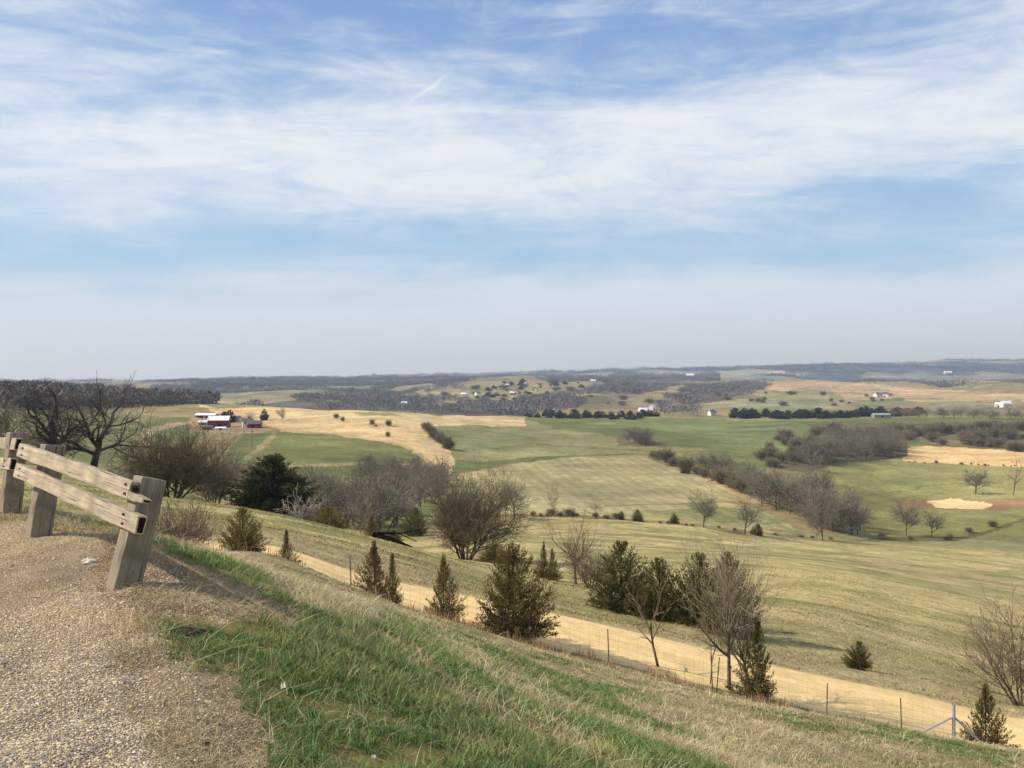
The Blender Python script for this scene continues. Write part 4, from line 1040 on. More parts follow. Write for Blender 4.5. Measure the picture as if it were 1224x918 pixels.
def frame_matrix(x, yhint):
    X = Vector(x).normalized(); Y = Vector(yhint); Y = (Y - X * Y.dot(X)).normalized(); Z = X.cross(Y)
    return Matrix((X, Y, Z)).transposed()
def beam(name, p0, p1, face, thick, high, mat, parent, base, profile=None, bev=.010, seed=1, endmat=None):
    """squared timber from p0 to p1; 'face' is the outward normal of its broad face; grain runs along local x"""
    p0, p1 = Vector(p0), Vector(p1); L = (p1 - p0).length
    R = frame_matrix(p1 - p0, face)
    bm = bmesh.new(); ns = 10
    xs = [L * k / ns for k in range(ns + 1)]
    prof = profile or (lambda x: (-high / 2, high / 2))
    if profile: xs = sorted(set([round(x, 4) for x in xs if x < L - .24] + [L - .24, L - .239, L - .2, L - .15, L - .1, L - .06, L - .03, L]))
    rr = random.Random(seed); rings = []
    for x in xs:
        z0, z1 = prof(x); j = lambda: rr.uniform(-.004, .004)
        rings.append([bm.verts.new((x + (rr.uniform(-.03, .012) if profile and x > L - .05 else 0), sy * thick / 2 + j(), z + j())) for sy, z in ((-1, z0), (1, z0), (1, z1), (-1, z1))])
    for a, c in zip(rings[:-1], rings[1:]):
        for k in range(4):
            bm.faces.new((a[k], a[(k + 1) % 4], c[(k + 1) % 4], c[k]))
    f0 = bm.faces.new(rings[0][::-1]); f1 = bm.faces.new(rings[-1])
    bm.normal_update(); bmesh.ops.recalc_face_normals(bm, faces=bm.faces)
    if endmat: 
        f1.material_index = 1
    ed = [e for e in bm.edges if len(e.link_faces) == 2 and e.calc_face_angle(0) > 1.0]
    bmesh.ops.bevel(bm, geom=ed, offset=bev, segments=2, profile=.6, affect='EDGES')
    me = bpy.data.meshes.new(name); bm.to_mesh(me); bm.free()
    me.materials.append(mat)
    if endmat: me.materials.append(endmat)
    o = obj(name, me, parent)
    o.matrix_local = Matrix.Translation(p0 - base) @ R.to_4x4()
    return o
def bolt(parent, x, y, z, r=.008):
    bm = bmesh.new()
    bmesh.ops.create_cone(bm, cap_ends=True, segments=8, radius1=r, radius2=r * .8, depth=.012, matrix=Matrix.Translation((x, y, z)) @ Matrix.Rotation(math.radians(90), 4, 'X'))
    me = bpy.data.meshes.new('bolt'); bm.to_mesh(me); bm.free(); me.materials.append(M['rust'])
    return obj('bolt', me, parent)
def at(px, py, y): return Vector(((px - CX) / F * y, y, (CY - py) / F * y + EYE))
RD = Vector((.66, -.75, 0)).normalized(); FN = Vector((-.75, -.66, 0)).normalized()
def guard_rail(label, posts, rails):
    b0 = at(*posts[0][0]); base = Vector((b0.x, b0.y, b0.z))
    e = empty('guard_rail', base); tag(e, label, 'guard rail')
    for k, (bt, tp) in enumerate(posts):
        p0, p1 = at(*bt), at(*tp); ax = (p1 - p0).normalized()
        beam('post', p0 - ax * .12, p1, FN, .158, .158, M['post_wood'], e, base, seed=k + 3)
    for k, (l, r_, broken) in enumerate(rails):
        p0, p1 = at(*l), at(*r_); L = (p1 - p0).length
        lean = (FN + Vector((0, 0, .22))).normalized(); h = .112
        prof = None
        if broken:
            prof = lambda x, L=L, h=h: (-h / 2, h / 2) if x <= L - .2395 else (h * .06 + (x - L + .24) * .05, h / 2 - max(0, x - L + .1) * .08)
        rl = beam('rail', p0, p1, lean, .06, h, M['rail_wood'], e, base, profile=prof, seed=k + 9, endmat=M['rot'])  # end faces coloured dark for end grain and the shade there
        for x in (.16, L - .30 if broken else L - .22):
            for z in (.028, -.026): bolt(rl, x + z * .3, .033, z)
        if broken:
            bm = bmesh.new()
            for q in range(7):
                m = Matrix.Translation((L - .215 + random.uniform(-.02, .03), random.uniform(-.018, .018), -.026 + random.uniform(-.022, .022))) @ Matrix.Diagonal((random.uniform(.02, .045), .013, random.uniform(.010, .022), 1))
                bmesh.ops.create_icosphere(bm, subdivisions=1, radius=1, matrix=m)
            me = bpy.data.meshes.new('rotten_core'); bm.to_mesh(me); bm.free(); me.materials.append(M['rot'])
            obj('rotten_core', me, rl)
guard_rail('weathered timber guard rail section whose upper rail ends broken and rotten',
           [((146, 708, 5.55), (180, 571, 5.66)), ((46, 640, 7.2), (64, 532, 7.3))],
           [((25, 538, 7.36), (178, 593, 5.36), True), ((22, 562, 7.36), (169, 628, 5.38), False)])
guard_rail('weathered timber guard rail section entering from the frame edge with whole rails',
           [((12, 618, 8.35), (21, 517, 8.42)), ((-34, 606, 9.9), (-27, 515, 9.98))],
           [((-42, 529, 10.0), (22, 531, 8.2), False), ((-44, 551, 10.0), (16, 555, 8.2), False)])

# ------------------------------------------------------------------ wire fence along the road
def tube_mesh(name, segs, mat, sides=6):
    P0 = [s[0] for s in segs]; P1 = [s[1] for s in segs]; r = [s[2] for s in segs]
    c = np.ones((len(segs), 3)) * .5
    V, Fq, cc = tubes(P0, P1, r, r, c, c, sides)
    return mesh_np(name, V, Fq, mat, cc)
FY = 31.0
fp = [(200, 0), (300, 0), (420, 0), (537, 0), (634, 0), (728, 0), (852, 0), (988, 0), (1078, 0), (1140, 1)]
p00 = spot(537, FY)
fe = empty('wire_fence', p00); tag(fe, 'thin wire mesh fence on dark steel posts along the near road edge', 'fence')
tops = []
for k, (px, corner) in enumerate(fp):
    p = spot(px, FY); h = 1.22
    tops.append(p)
    if corner: continue
    lx = random.uniform(-.06, .06)
    q = p - p00
    obj('post', tube_mesh('fence_post', [(q + Vector((0, 0, -.3)), q + Vector((lx, 0, h)), .019)], M['tpost'], 5), fe)
    if px == 852:
        obj('post', tube_mesh('fence_post', [(q + Vector((.12, .05, -.3)), q + Vector((.24, .05, h * .95)), .019)], M['tpost'], 5), fe)
segs = []
for a, c in zip(tops[:-1], tops[1:]):
    n = max(2, int((c - a).length / .32)); prev = None
    for k in range(n + 1):
        x = a.x + (c.x - a.x) * k / n; y = FY
        z = float(ground(x, y)); col_ = [Vector((x, y, z + hh)) - p00 for hh in (.08, .2, .34, .5, .68, .88, 1.08)]
        segs.append((col_[0], col_[-1], .0022))
        if prev: segs += [(prev[m], col_[m], .0028) for m in range(7)]
        prev = col_
obj('wire_mesh', tube_mesh('fence_wire', segs, M['wire'], 3), fe)
cp = spot(1140, FY); ce = empty('fence_corner_post', cp)
tag(ce, 'shiny galvanised fence corner post with two slanting brace pipes', 'fence post')
obj('post', tube_mesh('corner_post', [(Vector((0, 0, -.3)), Vector((0, 0, 1.36)), .055), (Vector((0, 0, 1.36)), Vector((0, 0, 1.40)), .066)], M['galv'], 10), ce)
for px, py in ((1094, 0), (1184, 0)):
    f = spot(px, FY - .1); obj('brace_pipe', tube_mesh('brace_pipe', [(f - cp + Vector((0, 0, .05)), Vector((0, 0, .98)), .035)], M['galv'], 8), ce)
pf = spot(301, reach(301, 537, 300, 900)); up = empty('utility_pole', pf); tag(up, 'lone wooden utility pole in the green field below the farmyard', 'utility pole')
obj('pole', tube_mesh('pole', [(Vector((0, 0, -.5)), Vector((0, 0, 10.5)), .28)], M['post_wood'], 6), up)
obj('crossarm', tube_mesh('crossarm', [(Vector((-1.4, .3, 9.6)), Vector((1.4, .3, 9.6)), .14)], M['post_wood'], 5), up)

# ------------------------------------------------------------------ farm buildings and far houses
WALLM = {'red': paint_material('red_boards', alb(128, 62, 56), .8, .15, .6, .35), 'white': paint_material('white_boards', alb(224, 222, 216), .7, .2, .6, .15),
         'grey': paint_material('grey_boards', alb(150, 148, 142), .8, .15, .6, .25), 'tan': paint_material('tan_boards', alb(190, 176, 150), .8, .15, .6, .2),
         'roofwhite': paint_material('white_metal_roof', alb(240, 240, 240), .4, .4, .4, .12), 'roofgrey': paint_material('grey_shingles', alb(108, 104, 104), .9, .1, .8, .25),
         'roofgreen': paint_material('pale_green_roof', alb(150, 164, 152), .6, .3, .4, .2), 'dark': paint_material('dark_opening', alb(52, 46, 44), .8, .1, .5, .3)}
def building(name, label, cat, px, base, L, D, hw, hr, rot, wall, roof, y0=300, y1=9000, y=None, openings=(), chimney=False, group=None):
    """gabled building: ridge along local x; walls, roof with eaves, doors and windows as pieces standing proud"""
    if y is None: y = reach(px, base, y0, y1)
    p = spot(px, y); e = empty(name, p, math.radians(rot)); tag(e, label, cat, group)
    x, d = L / 2, D / 2
    V = [(-x,-d,-1),(x,-d,-1),(x,d,-1),(-x,d,-1),(-x,-d,hw),(x,-d,hw),(x,d,hw),(-x,d,hw),(-x,0,hw+hr),(x,0,hw+hr)]
    Fq = [(0,1,5,4),(2,3,7,6)]
    me = bpy.data.meshes.new('wall'); me.from_pydata(V, [], Fq + [(1,2,6,9,5),(3,0,4,8,7)]); me.materials.append(WALLM[wall]); obj('wall', me, e)
    o_ = .35; t = .18; sl_ = hr / d
    ex, ed = x + o_, d + o_; zl = hw - sl_ * o_ + .03; zr = hw + hr + .03
    RV = [(-ex,-ed,zl),(ex,-ed,zl),(ex,0,zr),(-ex,0,zr),(-ex,ed,zl),(ex,ed,zl)]; RV += [(a, b_, c + t) for a, b_, c in RV]
    RF = [(6,7,8,9),(9,8,11,10),(1,0,3,2),(2,3,4,5),(0,1,7,6),(5,4,10,11),(0,6,9,3),(3,9,10,4),(1,2,8,7),(2,5,11,8)]
    mr = bpy.data.meshes.new('roof'); mr.from_pydata(RV, [], RF); mr.materials.append(WALLM[roof]); ro = obj('roof', mr, e)
    if chimney:
        mc = bpy.data.meshes.new('chimney'); c = .45; mc.from_pydata([(s*c+1, q*c, z) for z in (hw, hw+hr+1.2) for s, q in ((-1,-1),(1,-1),(1,1),(-1,1))], [], [(0,1,5,4),(1,2,6,5),(2,3,7,6),(3,0,4,7),(4,5,6,7)]); mc.materials.append(WALLM['red']); obj('chimney', mc, ro)
    for nm, cx_, z0, w_, h_, side, mt in openings:
        yy = -d - .04 if side == 'f' else d + .04
        if side in 'fb': vs = [(cx_-w_/2, yy, z0), (cx_+w_/2, yy, z0), (cx_+w_/2, yy, z0+h_), (cx_-w_/2, yy, z0+h_)]
        else:
            xx = (x + .04) * (1 if side == 'r' else -1); vs = [(xx, cx_-w_/2, z0), (xx, cx_+w_/2, z0), (xx, cx_+w_/2, z0+h_), (xx, cx_-w_/2, z0+h_)]
        mo = bpy.data.meshes.new(nm); mo.from_pydata(vs, [], [(0,1,2,3)]); mo.materials.append(WALLM[mt]); obj(nm, mo, e)
    return e
building('barn', 'large red barn with bright white metal roof in the hillside farmyard', 'barn', 262, 511, 15, 10, 5.2, 3.0, 8, 'red', 'roofwhite', y0=430, y1=1200,
         openings=(('door', 1, -.5, 3.4, 3.4, 'f', 'dark'), ('window', -4.5, 1.4, 1.1, 1.2, 'f', 'dark'), ('window', 5, 1.4, 1.1, 1.2, 'f', 'dark'), ('door', 0, -.5, 3, 3.6, 'r', 'dark')))
building('lean_to_shed', 'low white roofed shed built along the front of the red barn', 'shed', 264, 514, 7, 3.5, 1.3, .7, 8, 'white', 'roofwhite', y0=430, y1=1200, openings=(('door', 0, -.5, 2, 1.9, 'f', 'dark'),))
building('long_shed', 'long low white roofed shed behind the red barn', 'shed', 247, 500, 17, 8, 2.4, 1.4, -4, 'grey', 'roofwhite', y0=430, y1=1200, openings=(('door', -4, -.5, 5, 2.4, 'f', 'dark'), ('door', 3, -.5, 5, 2.4, 'f', 'dark')))  # dark panels stand for the shade inside the shed's open bays
building('small_shed', 'small pale roofed shed beside the left end of the red barn', 'shed', 243, 508, 6.5, 5, 2.0, 1.4, 10, 'grey', 'roofwhite', y0=430, y1=1200, openings=(('door', 0, -.5, 1.6, 2.0, 'f', 'dark'),))
building('low_red_shed', 'low dark red shed in front of the small pale roofed shed', 'shed', 248, 514, 7, 4, 2.0, 1.0, 12, 'red', 'roofgrey', y0=430, y1=1200, openings=(('door', 1, -.5, 1.5, 2.0, 'f', 'dark'),))
building('farmhouse', 'small white farmhouse half hidden by the red shed with grey roof', 'house', 296, 511, 7.5, 6.5, 4.6, 2.0, 20, 'white', 'roofgrey', y0=430, y1=1200, chimney=True, openings=(('window', -2, 2.6, 1, 1.3, 'f', 'dark'), ('window', 1.6, 2.6, 1, 1.3, 'f', 'dark'), ('door', 0, -.3, 1.1, 2.2, 'f', 'dark')))
building('red_shed', 'dark red shed with grey roof beside the white farmhouse', 'shed', 305, 512, 9, 6.5, 3.2, 2.2, 8, 'red', 'roofgrey', y0=430, y1=1200, openings=(('door', -1.5, -.5, 2.6, 2.6, 'f', 'dark'), ('window', 2.6, 1.2, 1, 1, 'f', 'dark')))
building('cottage', 'pale little house behind the dark trees of the farmyard', 'house', 283, 504, 6, 5, 2.8, 1.8, 0, 'white', 'roofgrey', y0=430, y1=1200, openings=(('window', -1.4, 1, .9, 1.1, 'f', 'dark'), ('window', 1.4, 1, .9, 1.1, 'f', 'dark')))
win = (('window', -2.5, 2.4, 1.2, 1.5, 'f', 'dark'), ('window', 2.5, 2.4, 1.2, 1.5, 'f', 'dark'), ('door', 0, -.3, 1.3, 2.3, 'f', 'dark'))
for a in [
 ('white_house', 'white house with grey roof beside the far dark cedar row', 'house', 666, 493, 10, 7, 4.5, 2.6, 10, 'white', 'roofgrey', True),
 ('tan_house', 'tan walled little house at the head of the far cedar row', 'house', 635, 493, 9, 6, 5, 2.4, -12, 'tan', 'roofgrey', True),
 ('white_farmhouse', 'white farmhouse lowest of the cluster on the far valley edge', 'house', 768, 494, 11, 7, 4.8, 2.8, 14, 'white', 'roofwhite', True),
 ('white_barn', 'tall white gabled barn topmost in the far white cluster', 'barn', 779, 491, 10, 8, 5.5, 3.6, 60, 'white', 'roofwhite', False),
 ('white_shed', 'narrow white shed between farmhouse and tall barn of the far cluster', 'shed', 774, 492, 5, 4, 3.5, 1.6, 40, 'white', 'roofwhite', False),
 ('white_cabin', 'white house with grey roof amid brush right of the far cluster', 'house', 851, 497, 10, 7, 4.6, 3, 30, 'white', 'roofgrey', True),
 ('green_roofed_barn', 'long low barn with pale green roof before the long cedar row', 'barn', 1053, 499, 22, 9, 3.2, 2.0, 3, 'grey', 'roofgreen', False),
 ('hill_house', 'white house standing on the green foot of the far tan hill', 'house', 1049, 475, 14, 10, 6, 3.5, 20, 'white', 'roofgrey', True),
 ('hill_barn', 'pale barn just beside the white house on the far tan hill foot', 'barn', 1058, 475, 13, 10, 6, 4, -30, 'white', 'roofgrey', False),
 ('large_white_farmhouse', 'bright white farmhouse with wings behind the far tree row by the dirt lane', 'house', 1202, 487, 16, 9, 6, 4, 12, 'white', 'roofwhite', True),
 ('white_garage', 'smaller white outbuilding touching the bright farmhouse by the dirt lane', 'shed', 1193, 487, 9, 8, 5, 2.6, -20, 'white', 'roofwhite', False),
 ('ridge_barn', 'tiny white barn alone among woods near the far ridge', 'barn', 1133, 448, 48, 20, 9, 8, 4, 'white', 'roofwhite', False),
 ('ridge_house', 'tiny white house just below the middle of the skyline', 'house', 825, 451, 40, 20, 10, 8, 0, 'white', 'roofwhite', False),
 ('hilltop_house', 'tiny white house on top of the pale dotted hill', 'house', 709, 457, 18, 10, 6, 4, 0, 'white', 'roofwhite', False),
 ('valley_house', 'small white house in the woods beyond the tan hilltop field', 'house', 483, 486, 11, 8, 5, 3, 15, 'white', 'roofwhite', False),
 ('slope_house', 'small white house on the pale hillside above the valley woods', 'house', 554, 474, 13, 9, 5, 3, -10, 'white', 'roofwhite', False),
 ('slope_shed', 'grey roofed shed on the pale hillside beside the small white house', 'shed', 582, 479, 13, 9, 4.5, 3, 10, 'tan', 'roofgrey', False),
]:
    nm, lab, cat, px, ba, L, D, hw, hr, rot, wl, rf, ww = a
    building(nm, lab, cat, px, ba, L, D, hw, hr, rot, wl, rf, y0=1050, y1=8500, openings=win if ww else (('door', 0, -.4, 3, 2.8, 'f', 'dark'),), chimney=ww)
for k, (px, ba) in enumerate([(597, 466), (606, 463), (618, 468), (628, 462), (640, 467), (612, 472), (571, 473), (590, 471)]):
    building('hamlet_house', 'tiny pale house among bare trees of the far hilltop hamlet', 'house', px, ba, 13, 9, 5, 3.4, k * 37, ('white', 'tan', 'grey')[k % 3], ('roofgrey', 'roofwhite')[k % 2], y0=1300, y1=4300, openings=(('door', 0, -.4, 2, 2.6, 'f', 'dark'),), group='houses of the far hilltop hamlet')
place('far', 0, 'evergreen_tree', 'dark rounded evergreen beside the white roofed red barn', 'tree', 275, 505, 490, y0=430, y1=1200, w=1.0, parts=False)
place('far', 1, 'evergreen_tree', 'dark evergreen standing right behind the red barn roof', 'tree', 268, 504, 492, y0=430, y1=1200, w=1.0, parts=False)
place('far', 0, 'evergreen_tree', 'lone dark evergreen beyond the red shed on the tan field', 'tree', 316, 503, 489, y0=430, y1=1200, w=.7, parts=False)
place('fartree', 1, 'bare_tree', 'bare tree beside the lone evergreen on the tan field', 'tree', 337, 503, 488, y0=430, y1=1200, w=.8)
place('fartree', 2, 'bare_tree', 'low bare tree between the farmhouse and the lone evergreen', 'tree', 298, 505, 492, y0=430, y1=1200, w=.9)

# ------------------------------------------------------------------ brush pile, fallen tree, litter
sg = grow(201, 3, [5, 4, 4], [.8, .6, .55], [55, 50, 45], .03, .4, .3, -.02, stems=9, first=.2, rmin=.006)
bp_ = one_mesh('brush_pile', sg, alb(124, 116, 108), alb(150, 142, 132), 4)
p = spot(366, 99); e = obj('brush_pile', bp_, None, p); e.scale = (4.6, 3.6, 3.2); tag(e, 'pale grey pile of dead branches below the big dark evergreen', 'brush pile')
p = spot(460, 88); e = empty('fallen_tree', p); tag(e, 'dark fallen tree lying between two small cedars on the hillside', 'fallen tree')
a_ = lambda px, dy, dz: spot(px, 88 + dy, dz) - p
obj('trunk', tube_mesh('log', [(a_(446, 0, .5), a_(470, 1, .5), .32), (a_(470, 1, .5), a_(492, 2, .15), .24)], M['rot'], 8), e)
obj('limb', tube_mesh('limb', [(a_(452, 0, .8), a_(480, 3, 1.5), .12), (a_(480, 3, 1.5), a_(503, 5, 2.5), .06), (a_(478, 3, 1.4), a_(498, 2, 1.0), .05), (a_(462, 1, 1.0), a_(470, 3, 2.6), .06)], M['rot'], 5), e)

M['paper'] = paint_material('white_paper', alb(205, 203, 198), .7, .2, 30, .1)
M['clod'] = paint_material('dark_clod', alb(58, 52, 46), .95, .05, 40, .5)
def lump(name, label, cat, px, py, y0, y1, size, mat, seed, y=None):
    bm = bmesh.new(); bmesh.ops.create_icosphere(bm, subdivisions=3, radius=1)
    for v in bm.verts:
        n = fbm(np.array([v.co.x * 2.1 + seed]), np.array([v.co.y * 2.1 + v.co.z * 1.7]), 3, seed)[0]
        v.co *= .55 + n * .9
        v.co = Vector((v.co.x * size[0], v.co.y * size[1], v.co.z * size[2]))
    me = bpy.data.meshes.new(name); bm.to_mesh(me); bm.free(); me.materials.append(mat)
    y = y or reach(px, py, y0, y1); p = spot(px, y); o = obj(name, me, None, p + Vector((0, 0, size[2] * .45))); o.rotation_euler.z = seed
    return tag(o, label, cat)
def scrap(label, px, py, w_, d_, h_, seed, y=None):
    r = np.random.default_rng(seed); n = 7
    gxx, gyy = np.meshgrid(np.linspace(-1, 1, n), np.linspace(-1, 1, n))
    z_ = np.abs(fbm(gxx * 1.6 + seed, gyy * 1.6, 3, seed) - .45) * 2.2
    V = np.stack([(gxx + r.normal(0, .1, (n, n))) * w_ * (1 - .3 * np.abs(gyy)), (gyy + r.normal(0, .1, (n, n))) * d_, z_ * h_], 2).reshape(-1, 3)
    i = np.arange(n * n).reshape(n, n); Fq = np.stack([i[:-1, :-1], i[:-1, 1:], i[1:, 1:], i[1:, :-1]], 2).reshape(-1, 4)
    y = y or reach(px, py, 2, 12); p = spot(px, y, .012)
    o = obj('paper_scrap', mesh_np('paper_scrap', V, Fq, M['paper']), None, p); o.rotation_euler = (.25, 0, seed)
    return tag(o, label, 'litter')
scrap('crumpled white scrap caught in grass on the crest of the bank', 444, 722, .055, .05, .11, 2, 10.5)
scrap('flat white scrap lying where gravel meets lush grass', 339, 826, .035, .012, .018, 5)
scrap('tiny white scrap in the grass at the bottom edge of the photo', 447, 912, .010, .008, .010, 7)
lump('dark_clod', 'flat dark clod at the tip of the grass near the end post', 'clod', 222, 758, 3, 12, (.10, .045, .02), M['clod'], 3)
lump('dark_clod', 'small dark clod in the gravel at the bottom of the photo', 'clod', 245, 892, 2, 12, (.022, .015, .008), M['clod'], 4)
lump('pale_stone', 'pale stone lying in front of the end guard rail post', 'stone', 106, 674, 3, 12, (.05, .035, .025), paint_material('pale_stone', alb(206, 196, 178), .8, .2, 20, .2), 6)

# ------------------------------------------------------------------ grass, straw and loose stones nobody could count
def blades(name, label, cat, n, sampler, hgt, wid, cols, lean, mat, seed, wfar=.0012, seg=3):
    r = np.random.default_rng(seed)
    px, y, hs, ct = sampler(r, n)
    n = len(px); x = (px - CX) / F * y; z = ground(x, y)
    h = hgt[0] + (hgt[1] - hgt[0]) * r.random(n) ** 1.6; h *= hs
    w_ = np.maximum(wid * r.uniform(.6, 1.3, n), y * wfar * .5)
    ph = r.uniform(0, 2 * math.pi, n); ln = r.uniform(lean[0], lean[1], n)
    d = np.stack([np.cos(ph), np.sin(ph), 0 * ph], 1); sd = np.stack([-np.sin(ph), np.cos(ph), 0 * ph], 1)
    fa = r.uniform(0, 6.28, n); sd = np.stack([np.cos(fa), np.sin(fa), 0 * fa], 1)
    base = np.stack([x, y, z - .005], 1); rows_ = []
    prof = [1.0, .8, .45] if seg == 3 else [1.0, .6]
    ts = np.linspace(0, 1, seg + 1)
    for k, t in enumerate(ts[:-1]):
        c = base + d * (h * ln * t * t)[:, None] + np.array([0, 0, 1.]) * (h * (t - .35 * np.clip(ln, 0, 1.2) * t * t))[:, None]
        rows_.append((c - sd * (w_ * prof[k])[:, None], c + sd * (w_ * prof[k])[:, None]))
    tip = base + d * (h * ln)[:, None] + np.array([0, 0, 1.]) * (h * (1 - .35 * np.clip(ln, 0, 1.2)))[:, None]
    nv = 2 * seg + 1
    V = np.zeros((n, nv, 3)); cc = np.zeros((n, nv, 3))
    bc = np.asarray(cols[0])[None] * (1 - ct[:, None]) + np.asarray(cols[1])[None] * ct[:, None]
    bc = bc * r.uniform(.65, 1.35, (n, 1))
    for k in range(seg):
        V[:, 2 * k], V[:, 2 * k + 1] = rows_[k]; cc[:, 2 * k] = cc[:, 2 * k + 1] = bc * (.72 + .35 * k / seg)
    V[:, -1] = tip; cc[:, -1] = bc * 1.15
    f = []
    for k in range(seg - 1): f += [(2*k, 2*k+1, 2*k+3), (2*k, 2*k+3, 2*k+2)]
    f.append((2*seg-2, 2*seg-1, 2*seg))
    Fq = (np.arange(n) * nv)[:, None, None] + np.array(f)[None]
    return tag(obj(name, mesh_np(name, V.reshape(-1, 3), Fq.reshape(-1, 3), mat, cc.reshape(-1, 3))), label, cat, kind='stuff')
GREENB = greenness.copy()
def near_points(r, n, lo=2.4, hi=32.0, pw=.0):
    px = r.uniform(-260, 1440, n); y = np.exp(r.uniform(math.log(lo), math.log(hi), n))
    keep = np.abs(px - CX) < 900
    return px[keep], y[keep]
def s_green(r, n):
    m = n // 9
    px, y = near_points(r, m)
    g_ = sample(GREENB, px, y); gr = sample(GRAVB, px, y); di = sample(DIRT.astype(float), px, y)
    hole = fbm((px - CX) / F * y * 3.4, y * 3.4, 3, 145)
    k = (r.random(len(px)) < g_ ** 1.2 * 1.15 * np.clip((hole - .30) * 5, .05, 1)) & (gr < .25 + .75 * r.random(len(px)) ** 1.7) & (r.random(len(px)) > di * .93)
    px, y, g_ = px[k], y[k], g_[k]
    tuft = fbm((px - CX) / F * y * 2.2, y * 2.2, 3, 141)
    hs = (.5 + .95 * tuft) * np.clip(.55 + .55 * g_, .5, 1.1) * r.uniform(.7, 1.25, len(px)); ct = np.clip(1.1 - g_ + (tuft - .5) * .9 + r.normal(0, .18, len(px)), 0, 1)
    rp = 9; x = np.repeat((px - CX) / F * y, rp); yy = np.repeat(y, rp)
    sp = np.repeat(.012 + .0012 * y, rp)
    x = x + r.normal(0, 1, len(x)) * sp; yy = np.maximum(yy + r.normal(0, 1, len(x)) * sp, 1.5)
    return CX + x / yy * F, yy, np.repeat(hs, rp), np.clip(np.repeat(ct, rp) + r.normal(0, .12, len(x)), 0, 1)
def s_dry(r, n):
    px, y = near_points(r, n)
    g_ = sample(GREENB, px, y); gr = sample(GRAVB, px, y); di = sample(DIRT.astype(float), px, y); ma = sample(MARG, px, y)
    k = (r.random(len(px)) < 1.05 - g_ * .9) & ((gr < .35 + .65 * r.random(len(px)) ** 1.6) | (r.random(len(px)) < ma * .95)) & (r.random(len(px)) > di * .75)
    px, y = px[k], y[k]
    tuft = fbm((px - CX) / F * y * 1.5, y * 1.5, 3, 151)
    return px, y, (.5 + 1.0 * tuft) * np.clip(1.25 - y / 45, .5, 1) * np.clip(1 - .5 * sample(MARG, px, y), .45, 1), np.clip((tuft - .25) * 1.9, 0, 1)
blades('green_grass', 'lush short green grass growing along the edge of the gravel', 'grass', 620000, s_green, (.028, .088), .0030, (alb(108, 142, 80), alb(192, 180, 122)), (.15, 1.1), M['blades'], 1, .0009)
blades('dry_grass', 'matted dry straw coloured grass on the sloping bank', 'grass', 280000, s_dry, (.03, .12), .0018, (alb(152, 146, 102), alb(216, 202, 158)), (.4, 1.7), M['straw'], 2, .0008)
def s_mat(r, n):
    px = r.uniform(-60, 520, n); y = np.exp(r.uniform(math.log(2.2), math.log(9.5), n))
    t_ = fbm((px - CX) / F * y * 3.2, y * 3.2, 4, 191); gr = sample(GRAVB, px, y)
    edge_ = np.clip(1 - np.abs(gr - .45) * 2.2, 0, 1)
    want = np.maximum(np.maximum(sample(MARG, px, y) * .6, sample(blur(DIRT, 8), px, y) * .9), edge_ * .8) * np.clip((t_ - .36) * 5, .04, 1)
    k = r.random(n) < want
    return px[k], y[k], .5 + t_[k], r.random(k.sum())
blades('dead_grass_mat', 'matted dead grass between the gravel and the green grass', 'grass', 150000, s_mat, (.015, .07), .0016, (alb(150, 132, 96), alb(222, 206, 162)), (.7, 2.4), M['straw'], 6, .0007)
def s_stalk(r, n):
    px, y = near_points(r, n)
    g_ = sample(GREENB, px, y); gr = sample(GRAVB, px, y); tuft = fbm((px - CX) / F * y * .9, y * .9, 3, 161); di = sample(DIRT.astype(float), px, y)
    k = ((r.random(len(px)) < np.clip((tuft - .42) * 4, 0, 1)) & (gr < .5) & (g_ < .8)) | ((r.random(len(px)) < .5) & (di > .5)) | ((gr > .05) & (gr < .97) & (r.random(len(px)) < .8))
    px, y = px[k], y[k]
    return px, y, np.ones(len(px)), r.random(len(px))
blades('dead_stalks', 'long dead stalks lying over the bank', 'grass', 34000, s_stalk, (.05, .26), .0016, (alb(178, 158, 118), alb(230, 214, 174)), (.8, 2.6), M['straw'], 3, .0007)
def s_weed(r, n):
    px = r.uniform(180, 1300, n); y = r.uniform(29.3, 32.2, n) 
    d_ = fbm(px / 26, y * .7, 3, 171); k = r.random(n) < np.clip((d_ - .40) * 4, .03, 1)
    return px[k], y[k], .5 + d_[k], r.random(k.sum())
blades('dry_weeds', 'tall dry weeds standing along the wire fence', 'weeds', 8000, s_weed, (.06, .42), .0028, (alb(168, 134, 98), alb(212, 182, 136)), (.0, .5), M['straw'], 4, .0009)
def s_turf(r, n):
    px = r.uniform(-60, 1300, n); y = np.exp(r.uniform(math.log(37.4), math.log(140), n))
    x = (px - CX) / F * y; t_ = fbm(x / 5, y / 3, 3, 181); k = r.random(n) < np.clip((t_ - .3) * 2.6, .05, 1)
    t2 = fbm(x[k] / 14, y[k] / 6, 4, 61)
    return px[k], y[k], .5 + .9 * t_[k], np.clip((t2 - .40) * 5, 0, 1) * 1.0
blades('meadow_tufts', 'tufts of short dry meadow turf beyond the dirt road', 'grass', 150000, s_turf, (.04, .16), .006, (alb(196, 176, 126), alb(132, 132, 80)), (.2, 1.2), M['straw'], 5, .0010, 2)

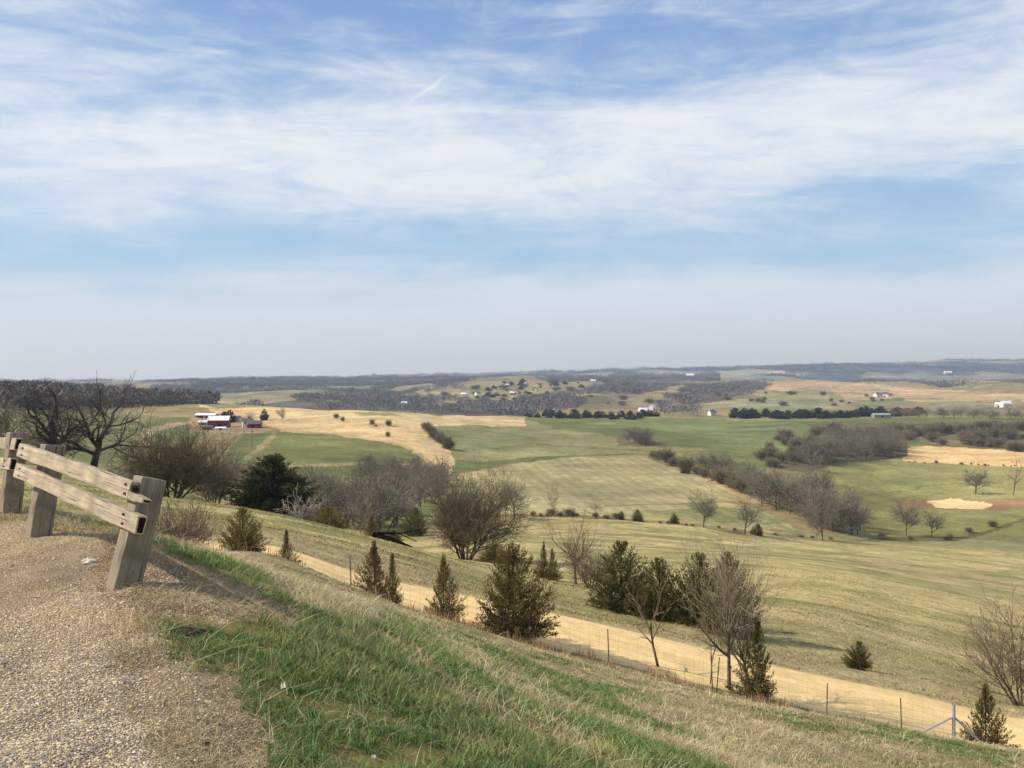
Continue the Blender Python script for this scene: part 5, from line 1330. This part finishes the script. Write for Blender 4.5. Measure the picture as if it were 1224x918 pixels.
def pebbles(name, n, seed):
    r = np.random.default_rng(seed)
    px = r.uniform(-420, 420, n); y = np.exp(r.uniform(math.log(2.6), math.log(9.2), n))
    gr = sample(GRAVB, px, y); gq = fbm((px - CX) / F * y * 1.3 + 5, y * 1.3, 4, 301); k = r.random(n) < np.clip((gr - .25) * 1.5, 0, 1) * np.clip(1.35 - (gq - .42) * 5, .12, 1) * (1 - .6 * np.clip(sample(MARG, px, y), 0, 1)); px, y = px[k], y[k]; n = len(px)
    x = (px - CX) / F * y; z = ground(x, y)
    bm = bmesh.new(); bmesh.ops.create_icosphere(bm, subdivisions=1, radius=1); iv = np.array([v.co[:] for v in bm.verts]); 
    bm.faces.ensure_lookup_table(); ifc = np.array([[v.index for v in f.verts] for f in bm.faces]); bm.free()
    s = .0020 + .0042 * r.random(n) ** 3.0; big = r.random(n) < .006; s = np.where(big, s * 2.0, s)
    sc = np.stack([s * r.uniform(.8, 1.5, n), s * r.uniform(.8, 1.5, n), s * r.uniform(.45, .9, n)], 1)
    th = r.uniform(0, 6.28, n); V = iv[None] * sc[:, None] * r.uniform(.8, 1.2, (n, len(iv), 1))
    c, s_ = np.cos(th)[:, None], np.sin(th)[:, None]
    V = np.stack([V[..., 0] * c - V[..., 1] * s_, V[..., 0] * s_ + V[..., 1] * c, V[..., 2]], 2) + np.stack([x, y, z + s * .25], 1)[:, None]
    pal = np.array([alb(216, 196, 152), alb(204, 187, 150), alb(170, 158, 140), alb(138, 133, 125), alb(230, 219, 192), alb(184, 166, 130), alb(228, 222, 208)])
    gt_ = sample(gt, px, y); pr = r.random(n)
    idx = np.where(pr < .035, 6, np.where(pr < .16 + .4 * gt_, np.where(r.random(n) < .5, 2, 3), np.where(r.random(n) < .4, 0, np.where(r.random(n) < .5, 1, np.where(r.random(n) < .6, 5, 4)))))
    cc = np.repeat((pal[idx] * r.uniform(.7, 1.2, (n, 1)))[:, None], len(iv), 1)
    Fq = (np.arange(n) * len(iv))[:, None, None] + ifc[None]
    o = obj(name, mesh_np(name, V.reshape(-1, 3), Fq.reshape(-1, 3), M['pebble'], cc.reshape(-1, 3)))
    return tag(o, 'loose tan and grey gravel stones on the lot', 'gravel', kind='stuff')
M['pebble'] = plant_material('pebbles', .85, 0)
pebbles('loose_gravel', 300000, 11)
